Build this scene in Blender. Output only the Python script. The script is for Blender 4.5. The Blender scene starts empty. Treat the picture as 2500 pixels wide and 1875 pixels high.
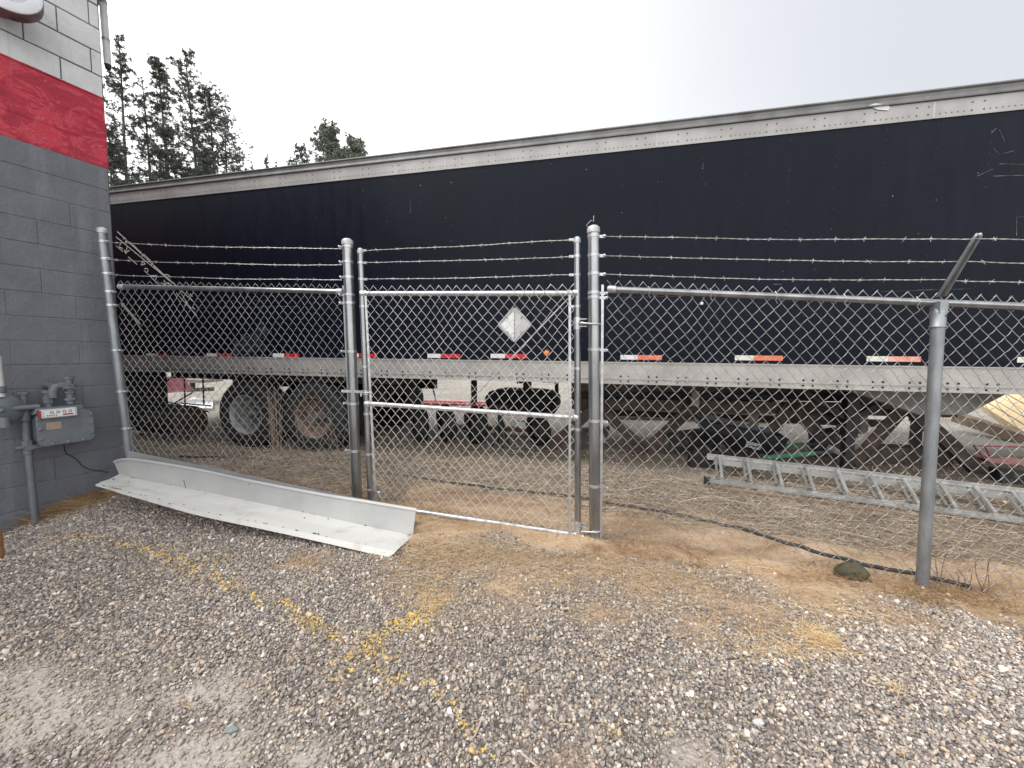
import bpy, math, random
import numpy as np
from mathutils import Vector, Matrix, noise as mnoise

rnd = random.Random(7)
NR = np.random.RandomState(11)
sc = bpy.context.scene
COL = sc.collection

# ------------------------------------------------------------------ camera
CAMZ = 1.40
PITCH = math.radians(4.5)
F = 950.0
cam_d = bpy.data.cameras.new("camera")
cam_d.sensor_width = 36.0
cam_d.lens = 36.0 * F / 2500.0
cam_d.clip_start = 0.05
cam_d.clip_end = 1000
cam = bpy.data.objects.new("camera", cam_d)
cam.location = (0, 0, CAMZ)
cam.rotation_euler = (math.radians(90) - PITCH, 0, 0)
COL.objects.link(cam)
sc.camera = cam

# ------------------------------------------------------------------ world, sun, exposure
world = bpy.data.worlds.new("World")
sc.world = world
world.use_nodes = True
wn = world.node_tree.nodes; wl = world.node_tree.links
wn.clear()
SUN_EL = math.radians(58); SUN_AZ = math.radians(250)
sky = wn.new("ShaderNodeTexSky"); sky.sky_type = 'NISHITA'; sky.sun_disc = False
sky.sun_elevation = SUN_EL; sky.sun_rotation = SUN_AZ; sky.dust_density = 4.0
skyb = wn.new("ShaderNodeMix"); skyb.data_type = 'RGBA'; skyb.inputs[0].default_value = 0.93
tc = wn.new("ShaderNodeTexCoord")
cl = wn.new("ShaderNodeTexNoise"); cl.inputs["Scale"].default_value = 1.6; cl.inputs["Detail"].default_value = 7; cl.inputs["Roughness"].default_value = 0.55; cl.inputs["Distortion"].default_value = 0.6
dot = wn.new("ShaderNodeVectorMath"); dot.operation = 'DOT_PRODUCT'
dot.inputs[1].default_value = (0.74, 0.40, 0.50)
addn = wn.new("ShaderNodeMath"); addn.operation = 'MULTIPLY_ADD'; addn.inputs[1].default_value = 0.11
ramp = wn.new("ShaderNodeValToRGB")
cr = ramp.color_ramp
# cloud layer radiance, brightest overhead/left, greyer towards the right
cr.elements[0].position = 0.30; cr.elements[0].color = (1.25, 1.25, 1.25, 1)
cr.elements[1].position = 1.0; cr.elements[1].color = (0.43, 0.445, 0.47, 1)
e = cr.elements.new(0.60); e.color = (0.80, 0.80, 0.81, 1)
scl = wn.new("ShaderNodeVectorMath"); scl.operation = 'SCALE'; scl.inputs["Scale"].default_value = 10.5
bg = wn.new("ShaderNodeBackground"); bg.inputs["Strength"].default_value = 0.10
wo = wn.new("ShaderNodeOutputWorld")
wl.new(tc.outputs["Generated"], cl.inputs["Vector"])
wl.new(tc.outputs["Generated"], dot.inputs[0])
wl.new(cl.outputs["Fac"], addn.inputs[0]); wl.new(dot.outputs["Value"], addn.inputs[2])
wl.new(addn.outputs[0], ramp.inputs[0])
wl.new(ramp.outputs[0], scl.inputs[0])
wl.new(sky.outputs[0], skyb.inputs[6]); wl.new(scl.outputs[0], skyb.inputs[7])
wl.new(skyb.outputs[2], bg.inputs[0]); wl.new(bg.outputs[0], wo.inputs[0])
sun_d = bpy.data.lights.new("sun", 'SUN'); sun_d.energy = 1.1; sun_d.angle = math.radians(14)
sun_d.color = (1.0, 0.97, 0.93)
sun = bpy.data.objects.new("sun", sun_d); COL.objects.link(sun)
sd = Vector((math.sin(SUN_AZ) * math.cos(SUN_EL), math.cos(SUN_AZ) * math.cos(SUN_EL), math.sin(SUN_EL)))
sun.rotation_euler = sd.to_track_quat('Z', 'Y').to_euler()
sun.location = (-10, -10, 30)
sc.view_settings.view_transform = 'Standard'
sc.view_settings.look = 'None'
sc.view_settings.exposure = 0.80
sc.view_settings.gamma = 1.0
sc.cycles.max_bounces = 6

# ------------------------------------------------------------------ survey helpers (photo measurements -> metres)
cp, sp = math.cos(PITCH), math.sin(PITCH)
def ray(px, py):
    cx = (px - 1250) / F; cy = -(py - 937.5) / F
    return Vector((cx, cp + sp * cy, cy * cp - sp))
CAM = Vector((0, 0, CAMZ))
def P(px, py, D):
    r = ray(px, py); return CAM + r * (D / r.y)

FX = [-9, -3.62, -1.32, 0.60, 2.55, 4.5, 9]
FY = [4.55, 3.68, 3.33, 2.80, 2.415, 2.03, 1.15]
FZ = [0.12, 0.10, 0.075, 0.03, -0.105, -0.18, -0.2]

class VN:
    """value noise on a lattice, numpy"""
    def __init__(s, seed): s.t = np.random.RandomState(seed).rand(256, 256)
    def __call__(s, x, y, sc_=1.0, oct_=3):
        r = 0; a = 1; tot = 0
        x = np.asarray(x, float) * sc_ + 57.3; y = np.asarray(y, float) * sc_ + 91.7
        for _ in range(oct_):
            xi = np.floor(x).astype(int); yi = np.floor(y).astype(int)
            fx = x - xi; fy = y - yi
            fx = fx * fx * (3 - 2 * fx); fy = fy * fy * (3 - 2 * fy)
            t = s.t
            g = lambda i, j: t[i % 256, j % 256]
            v = (g(xi, yi) * (1 - fx) + g(xi + 1, yi) * fx) * (1 - fy) + (g(xi, yi + 1) * (1 - fx) + g(xi + 1, yi + 1) * fx) * fy
            r = r + a * v; tot += a; a *= 0.5; x = x * 2.03 + 3.1; y = y * 2.03 + 7.7
        return r / tot - 0.5
vn1, vn2, vn3 = VN(1), VN(2), VN(3)

def sst(a, b, x):
    t = np.clip((x - a) / (b - a), 0, 1); return t * t * (3 - 2 * t)

def ground(x, y):
    x = np.asarray(x, float); y = np.asarray(y, float)
    s = y - np.interp(x, FX, FY)
    zf = np.interp(x, FX, FZ)
    z = zf - 0.05 * np.clip(-s, 0, 2.5) * (0.6 - 0.1 * np.clip(x, -4, 4)) 
    # ground by the wall drops towards the camera
    z = z - 0.16 * sst(-3.2, -4.2, x) * sst(0.1, -0.9, s)
    t = sst(0.5, 1.9, s)
    z = z * (1 - t) + 0.0 * t
    # dirt bank just behind the fence on the right
    z = z + 0.07 * np.exp(-((s - 0.33) / 0.20) ** 2) * sst(0.8, 1.6, x)
    amp = 0.03 * (1 - sst(6, 12, y)) + 0.01
    z = z + vn1(x, y, 1.7, 4) * amp * 1.3
    for px0, py0 in ((0.60, 2.80), (2.55, 2.415), (-1.32, 3.33)):
        z = z + 0.010 * np.exp(-(((x - px0) ** 2 + (y - py0) ** 2) / 0.013))
    z = z + 0.016 * np.exp(-((s + 0.02) / 0.10) ** 2) * (0.5 + vn3(x, y, 3.0, 3) * 2.2) * sst(-1.2, 0.3, x)
    dirt = np.exp(-((s - 0.35) / 0.5) ** 2)
    z = z + dirt * vn2(x * 0.5, y * 2.2, 5.0, 4) * 0.055
    return z
def gz(x, y): return float(ground(x, y))
def Gd(px, py, dz=0.0):
    r = ray(px, py); t = 0.4; last = t
    while t < 120:
        p = CAM + r * t
        if p.z < gz(p.x, p.y) + dz: break
        last = t; t *= 1.03
    a, b = last, t
    for _ in range(18):
        m = (a + b) / 2; p = CAM + r * m
        if p.z < gz(p.x, p.y) + dz: b = m
        else: a = m
    return CAM + r * b

# ------------------------------------------------------------------ materials
MATS = {}
def mat(name, col, rough=0.7, metal=0.0, col2=None, scale=8.0, detail=5, bump=0.0, bscale=None, lo=0.35, hi=0.65, spec=0.5, stretch=(1, 1, 1), coat=0.0, rvar=0.0):
    if name in MATS: return MATS[name]
    m = bpy.data.materials.new(name); m.use_nodes = True
    n = m.node_tree.nodes; l = m.node_tree.links
    b = n["Principled BSDF"]
    b.inputs["Base Color"].default_value = (*col, 1); b.inputs["Roughness"].default_value = rough
    b.inputs["Metallic"].default_value = metal; b.inputs["Specular IOR Level"].default_value = spec
    b.inputs["Coat Weight"].default_value = coat
    t = n.new("ShaderNodeTexCoord"); mp = n.new("ShaderNodeMapping"); mp.inputs["Scale"].default_value = stretch
    l.new(t.outputs["Object"], mp.inputs["Vector"])
    if col2 is not None:
        nz = n.new("ShaderNodeTexNoise"); nz.inputs["Scale"].default_value = scale; nz.inputs["Detail"].default_value = detail
        nz.inputs["Roughness"].default_value = 0.6
        l.new(mp.outputs[0], nz.inputs["Vector"])
        r = n.new("ShaderNodeValToRGB"); r.color_ramp.elements[0].position = lo; r.color_ramp.elements[1].position = hi
        r.color_ramp.elements[0].color = (*col, 1); r.color_ramp.elements[1].color = (*col2, 1)
        l.new(nz.outputs["Fac"], r.inputs[0]); l.new(r.outputs[0], b.inputs["Base Color"])
        if rvar:
            mm = n.new("ShaderNodeMath"); mm.operation = 'MULTIPLY_ADD'; mm.inputs[1].default_value = rvar; mm.inputs[2].default_value = rough - rvar / 2
            l.new(nz.outputs["Fac"], mm.inputs[0]); l.new(mm.outputs[0], b.inputs["Roughness"])
    if bump:
        nb = n.new("ShaderNodeTexNoise"); nb.inputs["Scale"].default_value = bscale or scale * 4; nb.inputs["Detail"].default_value = 6
        l.new(mp.outputs[0], nb.inputs["Vector"])
        bp = n.new("ShaderNodeBump"); bp.inputs["Strength"].default_value = bump; bp.inputs["Distance"].default_value = 0.01
        l.new(nb.outputs["Fac"], bp.inputs["Height"]); l.new(bp.outputs[0], b.inputs["Normal"])
    MATS[name] = m; return m

M_galv = mat("galvanised_steel", (0.25, 0.26, 0.27), 0.30, 0.9, (0.42, 0.43, 0.44), 9, bump=0.05, bscale=60, stretch=(1, 1, 0.25), rvar=0.2)
M_galv_old = mat("weathered_galvanised_steel", (0.21, 0.225, 0.24), 0.42, 0.6, (0.33, 0.35, 0.365), 14, bump=0.05, stretch=(1, 1, 0.3))
M_galv_new = mat("bright_galvanised_fitting", (0.42, 0.43, 0.44), 0.38, 0.75, (0.62, 0.63, 0.64), 20)
M_wire = mat("chain_link_wire", (0.30, 0.297, 0.29), 0.45, 0.45, (0.45, 0.44, 0.43), 5)
M_barb = mat("barbed_wire_steel", (0.36, 0.36, 0.35), 0.5, 0.4, (0.60, 0.59, 0.57), 9)
M_cap = mat("aluminium_cap", (0.38, 0.385, 0.39), 0.5, 0.5, (0.52, 0.52, 0.53), 20)

# ------------------------------------------------------------------ mesh building
class MB:
    def __init__(s): s.v = []; s.f = []; s.mi = []
    def add(s, vs, fs, mi=0):
        o = len(s.v); s.v += [tuple(p) for p in vs]
        s.f += [tuple(i + o for i in f) for f in fs]; s.mi += [mi] * len(fs); return s
    def obox(s, c, ax, size, mi=0):
        c = Vector(c); e1, e2, e3 = [Vector(a) for a in ax]
        a, b, d = [q / 2 for q in size]
        vs = [c + e1 * (i * a) + e2 * (j * b) + e3 * (k * d) for k in (-1, 1) for j in (-1, 1) for i in (-1, 1)]
        return s.add(vs, [(0, 2, 3, 1), (4, 5, 7, 6), (0, 1, 5, 4), (2, 6, 7, 3), (0, 4, 6, 2), (1, 3, 7, 5)], mi)
    def box(s, c, size, mi=0): return s.obox(c, ((1, 0, 0), (0, 1, 0), (0, 0, 1)), size, mi)
    def beam(s, a, b, w, h, up=(0, 0, 1), mi=0, ext=0):
        a = Vector(a); b = Vector(b); d = (b - a); L = d.length; d.normalize()
        u = Vector(up); side = d.cross(u)
        if side.length < 1e-4: side = d.cross(Vector((1, 0, 0)))
        side.normalize(); u = side.cross(d).normalized()
        return s.obox((a + b) / 2, (d, side, u), (L + ext * 2, w, h), mi)
    def tube(s, pts, r, n=12, caps=True, mi=0):
        pts = [Vector(p) for p in pts]; k = len(pts)
        rs = r if isinstance(r, (list, tuple)) else [r] * k
        vs = []; prev = None
        for i, p in enumerate(pts):
            d = (pts[min(i + 1, k - 1)] - pts[max(i - 1, 0)]).normalized()
            if prev is None:
                a = d.cross(Vector((0, 0, 1)))
                if a.length < 1e-3: a = d.cross(Vector((1, 0, 0)))
            else: a = prev - d * prev.dot(d)
            a.normalize(); prev = a; b = d.cross(a)
            for j in range(n):
                th = 2 * math.pi * j / n
                vs.append(p + (a * math.cos(th) + b * math.sin(th)) * rs[i])
        fs = [(i * n + j, i * n + (j + 1) % n, (i + 1) * n + (j + 1) % n, (i + 1) * n + j) for i in range(k - 1) for j in range(n)]
        if caps: fs += [tuple(range(n - 1, -1, -1)), tuple((k - 1) * n + j for j in range(n))]
        return s.add(vs, fs, mi)
    def lathe(s, o, ax, prof, n=32, mi=0):
        """prof: list of (radius, distance along axis)"""
        o = Vector(o); d = Vector(ax).normalized()
        a = d.cross(Vector((0, 0, 1)))
        if a.length < 1e-3: a = d.cross(Vector((1, 0, 0)))
        a.normalize(); b = d.cross(a); vs = []
        for (r, h) in prof:
            for j in range(n):
                th = 2 * math.pi * j / n
                vs.append(o + d * h + (a * math.cos(th) + b * math.sin(th)) * max(r, 1e-4))
        k = len(prof)
        fs = [(i * n + j, i * n + (j + 1) % n, (i + 1) * n + (j + 1) % n, (i + 1) * n + j) for i in range(k - 1) for j in range(n)]
        return s.add(vs, fs, mi)
    def prism(s, poly, d, mi=0):
        n = len(poly); d = Vector(d); a = [Vector(p) for p in poly]
        vs = a + [p + d for p in a]
        fs = [tuple(range(n)), tuple(range(2 * n - 1, n - 1, -1))] + [(i, i + n, (i + 1) % n + n, (i + 1) % n) for i in range(n)]
        return s.add(vs, fs, mi)
    def sheet(s, rows, mi=0):
        n = len(rows[0]); vs = [p for r in rows for p in r]
        return s.add(vs, [(i * n + j, i * n + j + 1, (i + 1) * n + j + 1, (i + 1) * n + j) for i in range(len(rows) - 1) for j in range(n - 1)], mi)
    def build(s, name, m, parent=None, smooth=False, bevel=0.0, thick=0.0, origin=None):
        me = bpy.data.meshes.new(name)
        V = np.array([tuple(v) for v in s.v], float)
        root = parent
        while root is not None and root.parent is not None: root = root.parent
        if root is not None: org = np.array(root.location)
        elif origin is not None: org = np.array(origin)
        else: org = np.array([(V[:, 0].min() + V[:, 0].max()) / 2, (V[:, 1].min() + V[:, 1].max()) / 2, V[:, 2].min()])
        me.from_pydata((V - org).tolist(), [], s.f)
        ms = m if isinstance(m, (list, tuple)) else [m]
        for q in ms: me.materials.append(q)
        if len(ms) > 1: me.polygons.foreach_set("material_index", s.mi)
        if smooth: me.polygons.foreach_set("use_smooth", [True] * len(me.polygons))
        me.update()
        o = bpy.data.objects.new(name, me); COL.objects.link(o)
        if parent is None: o.location = org
        else: o.parent = parent
        if thick:
            md = o.modifiers.new("solid", 'SOLIDIFY'); md.thickness = thick; md.offset = 0
        if bevel:
            md = o.modifiers.new("bevel", 'BEVEL'); md.width = bevel; md.segments = 2; md.limit_method = 'ANGLE'; md.angle_limit = math.radians(40)
        if smooth:
            try: me.set_sharp_from_angle(angle=math.radians(42))
            except Exception: pass
        return o

def fast_mesh(name, V, Fc, m, parent=None, smooth=False, origin=None, k=3):
    """V (n,3) array, Fc (m,k) array"""
    me = bpy.data.meshes.new(name)
    root = parent
    while root is not None and root.parent is not None: root = root.parent
    if root is not None: org = np.array(root.location)
    elif origin is not None: org = np.array(origin)
    else: org = np.array([V[:, 0].mean(), V[:, 1].mean(), V[:, 2].min()])
    me.vertices.add(len(V)); me.vertices.foreach_set("co", (V - org).astype(np.float32).ravel())
    k = Fc.shape[1]
    me.loops.add(Fc.size); me.loops.foreach_set("vertex_index", Fc.astype(np.int32).ravel())
    me.polygons.add(len(Fc)); me.polygons.foreach_set("loop_start", np.arange(0, Fc.size, k, dtype=np.int32))
    if smooth: me.polygons.foreach_set("use_smooth", np.ones(len(Fc), bool))
    me.materials.append(m); me.update(calc_edges=True); me.validate()
    o = bpy.data.objects.new(name, me); COL.objects.link(o)
    if parent is None: o.location = org
    else: o.parent = parent
    return o

def tag(o, label=None, cat=None, group=None, kind=None):
    if label: o["label"] = label
    if cat: o["category"] = cat
    if group: o["group"] = group
    if kind: o["kind"] = kind
    return o
def thing(name, loc, label, cat, group=None):
    o = bpy.data.objects.new(name, None); COL.objects.link(o); o.location = loc; o.empty_display_size = 0.1
    return tag(o, label, cat, group)

# ================================================================== GROUND
def axis(lo, hi, fine_lo, fine_hi, step, growth=1.35):
    a = list(np.arange(fine_lo, fine_hi + 1e-6, step)); d = step
    while a[-1] < hi: d *= growth; a.append(min(a[-1] + d, hi))
    d = step
    while a[0] > lo: d *= growth; a.insert(0, max(a[0] - d, lo))
    return np.array(a)
ax_ = axis(-200, 200, -6, 7, 0.035); ay_ = axis(-60, 300, 0.3, 7.5, 0.035)
GX, GY = np.meshgrid(ax_, ay_, indexing='xy')
GZ = ground(GX, GY)
nx, ny = len(ax_), len(ay_)
V = np.stack([GX.ravel(), GY.ravel(), GZ.ravel()], 1)
ii, jj = np.meshgrid(np.arange(nx - 1), np.arange(ny - 1), indexing='xy')
i0 = (jj * nx + ii).ravel()
Fq = np.stack([i0, i0 + 1, i0 + nx + 1, i0 + nx], 1)

GB = [(-40, 1195), (300, 1200), (600, 1215), (900, 1300), (1010, 1345), (1250, 1325), (1440, 1350), (1560, 1370), (1720, 1392), (1950, 1432), (2100, 1455), (2250, 1478), (2500, 1535)]
gb = [Gd(*q) for q in GB]
gbx = np.array([-9] + [p.x for p in gb] + [9]); gby = np.array([5.0] + [p.y for p in gb] + [gb[-1].y - 1.2])
od = np.argsort(gbx); gbx, gby = gbx[od], gby[od]
def gravel_mask(x, y):
    b = np.interp(x, gbx, gby) - 0.03 + vn2(x, y, 2.6, 4) * 0.55
    return sst(0.16, -0.20, y - b)
PATCH = [((60, 1745), 0.20, 1.0), ((250, 1760), 0.10, .7), ((470, 1700), 0.12, 0.9), ((500, 1850), 0.13, 1.0), ((330, 1850), 0.10, 0.7), ((20, 1700), 0.2, 0.8),
         ((90, 1400), 0.10, 0.6), ((560, 1725), 0.07, 0.8), ((1690, 1850), 0.06, 0.5), ((760, 1840), 0.07, 0.7)]
TANP = [((1230, 1440), 0.16, 0.9), ((1480, 1500), 0.11, 0.9), ((1120, 1370), 0.22, 1.0), ((1330, 1390), 0.26, 1.0), ((1060, 1440), 0.14, 0.8), ((1450, 1390), 0.2, 0.8), ((1650, 1430), 0.2, 0.9), ((1560, 1440), 0.18, 0.8), ((1850, 1490), 0.18, 0.8),
        ((730, 1372), 0.11, 0.9), ((1960, 1460), 0.2, 0.7), ((1720, 1520), 0.12, 0.6), ((1400, 1850), 0.05, 0.6), ((1180, 1500), 0.12, 0.5), ((2180, 1500), 0.15, 0.6)]
PW_ = [(Gd(*q), r, a) for q, r, a in PATCH]
TW_ = [(Gd(*q), r, a) for q, r, a in TANP]
def tan_mask(x, y):
    m = 0
    for c, r, a in TW_:
        m = np.maximum(m, a * np.exp(-(((x - c.x) / (r * 1.5)) ** 2 + ((y - c.y) / r) ** 2)))
    return np.clip(m * 1.35 + vn3(x, y, 6.0, 4) * 1.5 * (m > 0.06), 0, 1)
def dust_mask(x, y):
    m = 0
    for c, r, a in PW_:
        m = np.maximum(m, a * np.exp(-(((x - c.x) / (r * 1.4)) ** 2 + ((y - c.y) / r) ** 2)))
    return np.clip(m * 1.5 + vn3(x, y, 6.0, 4) * 1.8 * (m > 0.08), 0, 1)
gm = (gravel_mask(GX, GY) * (1 - 0.95 * tan_mask(GX, GY))).ravel(); dm = dust_mask(GX, GY).ravel()
S_ = (GY - np.interp(GX, FX, FY)).ravel()
lotm = sst(3.3, 4.6, S_ + vn1(GX, GY, 0.7, 3).ravel() * 0.8)      # trafficked light gravel lot beyond the trailer
drym = sst(0.55, 1.0, S_ + vn1(GX, GY, 1.3, 4).ravel() * 0.9) * (1 - 0.0)
gcol = np.stack([gm, dm, lotm, drym], 1)

M_ground = bpy.data.materials.new("gravel_and_dirt_ground"); M_ground.use_nodes = True
n = M_ground.node_tree.nodes; l = M_ground.node_tree.links; b = n["Principled BSDF"]; b.inputs["Roughness"].default_value = 0.95
b.inputs["Specular IOR Level"].default_value = 0.2
at = n.new("ShaderNodeAttribute"); at.attribute_name = "zone"
sepz = n.new("ShaderNodeSeparateColor"); l.new(at.outputs["Color"], sepz.inputs[0])
tcg = n.new("ShaderNodeTexCoord")
def gnoise(scale, detail=6, rough=0.6, stretch=None):
    q = n.new("ShaderNodeTexNoise"); q.inputs["Scale"].default_value = scale; q.inputs["Detail"].default_value = detail; q.inputs["Roughness"].default_value = rough
    if stretch:
        mp = n.new("ShaderNodeMapping"); mp.inputs["Scale"].default_value = stretch; l.new(tcg.outputs["Object"], mp.inputs[0]); l.new(mp.outputs[0], q.inputs["Vector"])
    else: l.new(tcg.outputs["Object"], q.inputs["Vector"])
    return q
def gramp(src, stops):
    r = n.new("ShaderNodeValToRGB"); e = r.color_ramp.elements
    e[0].position, e[0].color = stops[0][0], (*stops[0][1], 1); e[1].position, e[1].color = stops[-1][0], (*stops[-1][1], 1)
    for p_, c_ in stops[1:-1]: q = e.new(p_); q.color = (*c_, 1)
    l.new(src, r.inputs[0]); return r.outputs[0]
def gmix(fac, a, b_, blend='MIX'):
    q = n.new("ShaderNodeMix"); q.data_type = 'RGBA'; q.blend_type = blend
    if isinstance(fac, float): q.inputs[0].default_value = fac
    else: l.new(fac, q.inputs[0])
    l.new(a, q.inputs[6]); l.new(b_, q.inputs[7]); return q.outputs[2]
vor = n.new("ShaderNodeTexVoronoi"); vor.inputs["Scale"].default_value = 75; l.new(tcg.outputs["Object"], vor.inputs["Vector"])
vsep = n.new("ShaderNodeSeparateColor"); l.new(vor.outputs["Color"], vsep.inputs[0])
c_grav = gramp(vsep.outputs[0], [(0.0, (0.08, 0.068, 0.058)), (0.5, (0.16, 0.14, 0.12)), (0.85, (0.24, 0.21, 0.185)), (1.0, (0.38, 0.34, 0.30))])
n1 = gnoise(3.0, 9, 0.72, (0.5, 1.6, 1)); n2 = gnoise(40, 6)
c_dirt = gramp(n1.outputs["Fac"], [(0.28, (0.19, 0.115, 0.065)), (0.42, (0.36, 0.245, 0.15)), (0.60, (0.50, 0.37, 0.25))])
c_dust = gramp(n2.outputs["Fac"], [(0.3, (0.32, 0.28, 0.25)), (0.7, (0.47, 0.425, 0.385))])
c_dry = gramp(n1.outputs["Fac"], [(0.3, (0.14, 0.115, 0.09)), (0.5, (0.24, 0.20, 0.155)), (0.68, (0.33, 0.285, 0.23))])
c_lot = gramp(vsep.outputs[1], [(0.0, (0.13, 0.118, 0.10)), (0.5, (0.26, 0.24, 0.21)), (1.0, (0.44, 0.42, 0.38))])
n5 = gnoise(0.7, 5, 0.6)
c_lot = gmix(0.35, c_lot, gramp(n5.outputs["Fac"], [(0.35, (0.22, 0.17, 0.12)), (0.6, (0.42, 0.40, 0.36))]))
at2 = n.new("ShaderNodeAttribute"); at2.attribute_name = "dry"
c = gmix(at2.outputs["Fac"], c_dirt, c_dry)
c = gmix(sepz.outputs[2], c, c_lot)
c = gmix(sepz.outputs[0], c, c_grav)
c = gmix(sepz.outputs[1], c, c_dust)
hb = n.new("ShaderNodeMath"); hb.operation = 'ADD'
l.new(vor.outputs["Distance"], hb.inputs[0]); l.new(n2.outputs["Fac"], hb.inputs[1])
bp = n.new("ShaderNodeBump"); bp.inputs["Strength"].default_value = 0.7; bp.inputs["Distance"].default_value = 0.012
l.new(hb.outputs[0], bp.inputs["Height"]); l.new(bp.outputs[0], b.inputs["Normal"]); l.new(c, b.inputs["Base Color"])
g_ob = fast_mesh("ground", V, Fq, M_ground, smooth=True, origin=(0, 0, 0))
ca = g_ob.data.attributes.new("zone", 'FLOAT_COLOR', 'POINT')
ca.data.foreach_set("color", np.stack([gm, dm, lotm, np.ones_like(gm)], 1).astype(np.float32).ravel())
da = g_ob.data.attributes.new("dry", 'FLOAT', 'POINT'); da.data.foreach_set("value", drym.astype(np.float32))
tag(g_ob, kind="structure")

# ------------------------------------------------------------------ pebbles (uncountable: one object)
def pebble_material():
    m = bpy.data.materials.new("gravel_stone"); m.use_nodes = True
    n = m.node_tree.nodes; l = m.node_tree.links; b = n["Principled BSDF"]
    a = n.new("ShaderNodeAttribute"); a.attribute_type = 'INSTANCER'; a.attribute_name = "stone_colour"
    t = n.new("ShaderNodeTexCoord"); z = n.new("ShaderNodeTexNoise"); z.inputs["Scale"].default_value = 2.5; z.inputs["Detail"].default_value = 4
    l.new(t.outputs["Object"], z.inputs["Vector"])
    mx = n.new("ShaderNodeMix"); mx.data_type = 'RGBA'; mx.blend_type = 'MULTIPLY'; mx.inputs[0].default_value = 0.5
    l.new(a.outputs["Color"], mx.inputs[6])
    r = n.new("ShaderNodeValToRGB"); r.color_ramp.elements[0].position = 0.3; r.color_ramp.elements[1].position = 0.6
    r.color_ramp.elements[0].color = (0.5, 0.5, 0.5, 1); r.color_ramp.elements[1].color = (1.15, 1.12, 1.08, 1)
    l.new(z.outputs["Fac"], r.inputs[0]); l.new(r.outputs[0], mx.inputs[7]); l.new(mx.outputs[2], b.inputs["Base Color"])
    b.inputs["Roughness"].default_value = 0.8; b.inputs["Specular IOR Level"].default_value = 0.35
    return m
M_peb = pebble_material()
def pebble_nodes():
    ng = bpy.data.node_groups.new("scatter_stones", 'GeometryNodeTree')
    ng.interface.new_socket("Geometry", in_out='INPUT', socket_type='NodeSocketGeometry')
    ng.interface.new_socket("Geometry", in_out='OUTPUT', socket_type='NodeSocketGeometry')
    N, L = ng.nodes, ng.links
    gi = N.new("NodeGroupInput"); go = N.new("NodeGroupOutput")
    jn = N.new("GeometryNodeGeometryToInstance")
    ncomb = []
    for k in range(7):
        ico = N.new("GeometryNodeMeshIcoSphere"); ico.inputs["Radius"].default_value = 1.0; ico.inputs["Subdivisions"].default_value = 2
        sp_ = N.new("GeometryNodeSetPosition")
        ps = N.new("GeometryNodeInputPosition")
        ad = N.new("ShaderNodeVectorMath"); ad.operation = 'ADD'; ad.inputs[1].default_value = (k * 7.3, k * 3.1, k * 1.7)
        nz = N.new("ShaderNodeTexNoise"); nz.inputs["Scale"].default_value = 0.85; nz.inputs["Detail"].default_value = 1.5
        su = N.new("ShaderNodeVectorMath"); su.operation = 'SUBTRACT'; su.inputs[1].default_value = (0.5, 0.5, 0.5)
        ms = N.new("ShaderNodeVectorMath"); ms.operation = 'SCALE'; ms.inputs["Scale"].default_value = 1.9
        L.new(ps.outputs[0], ad.inputs[0]); L.new(ad.outputs[0], nz.inputs["Vector"]); L.new(nz.outputs["Color"], su.inputs[0])
        L.new(su.outputs[0], ms.inputs[0]); L.new(ms.outputs[0], sp_.inputs["Offset"]); L.new(ico.outputs["Mesh"], sp_.inputs["Geometry"])
        sm = N.new("GeometryNodeSetMaterial"); sm.inputs["Material"].default_value = M_peb
        L.new(sp_.outputs[0], sm.inputs["Geometry"]); 
        sh = N.new("GeometryNodeSetShadeSmooth"); sh.inputs["Shade Smooth"].default_value = (k % 7 != 0)
        L.new(sm.outputs[0], sh.inputs["Geometry"])
        L.new(sh.outputs[0], jn.inputs["Geometry"])
    io = N.new("GeometryNodeInstanceOnPoints"); io.inputs["Pick Instance"].default_value = True
    L.new(gi.outputs[0], io.inputs["Points"]); L.new(jn.outputs[0], io.inputs["Instance"])
    def attr(nm, ty):
        q = N.new("GeometryNodeInputNamedAttribute"); q.data_type = ty; q.inputs["Name"].default_value = nm; return q
    a1 = attr("rot", 'FLOAT_VECTOR'); a2 = attr("siz", 'FLOAT_VECTOR')
    L.new(a1.outputs["Attribute"], io.inputs["Rotation"]); L.new(a2.outputs["Attribute"], io.inputs["Scale"])
    L.new(io.outputs[0], go.inputs[0])
    return ng
PN = pebble_nodes()

YELLOW = [  # sprayed marking lines on the gravel: (px points, half width m, probability)
    ([(110, 1318), (200, 1312), (330, 1330), (420, 1345)], 0.06, 0.25), ([(340, 1335), (440, 1370), (500, 1395), (560, 1440)], 0.06, 0.35),
    ([(440, 1415), (490, 1390), (540, 1360)], 0.05, 0.3), ([(690, 1470), (740, 1510), (800, 1550), (845, 1565)], 0.035, 0.5),
    ([(1060, 1480), (1030, 1510), (960, 1545), (905, 1575)], 0.065, 1.3), ([(1080, 1400), (1060, 1450), (1050, 1485)], 0.035, 0.3), ([(905, 1575), (850, 1600), (825, 1640)], 0.05, 0.45),
    ([(910, 1585), (930, 1620), (965, 1655)], 0.05, 0.45), ([(980, 1600), (920, 1620), (905, 1640)], 0.03, 0.5), ([(1030, 1660), (1075, 1700), (1110, 1740), (1150, 1780)], 0.020, 0.45),
    ([(1175, 1830), (1200, 1850), (1230, 1870)], 0.03, 0.25), ([(620, 1450), (660, 1480)], 0.03, 0.2)]
YS = []
for pts, w, pr in YELLOW:
    g_ = [Gd(*q) for q in pts]
    for a, b_ in zip(g_[:-1], g_[1:]): YS.append((a, b_, w, pr))
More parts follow.
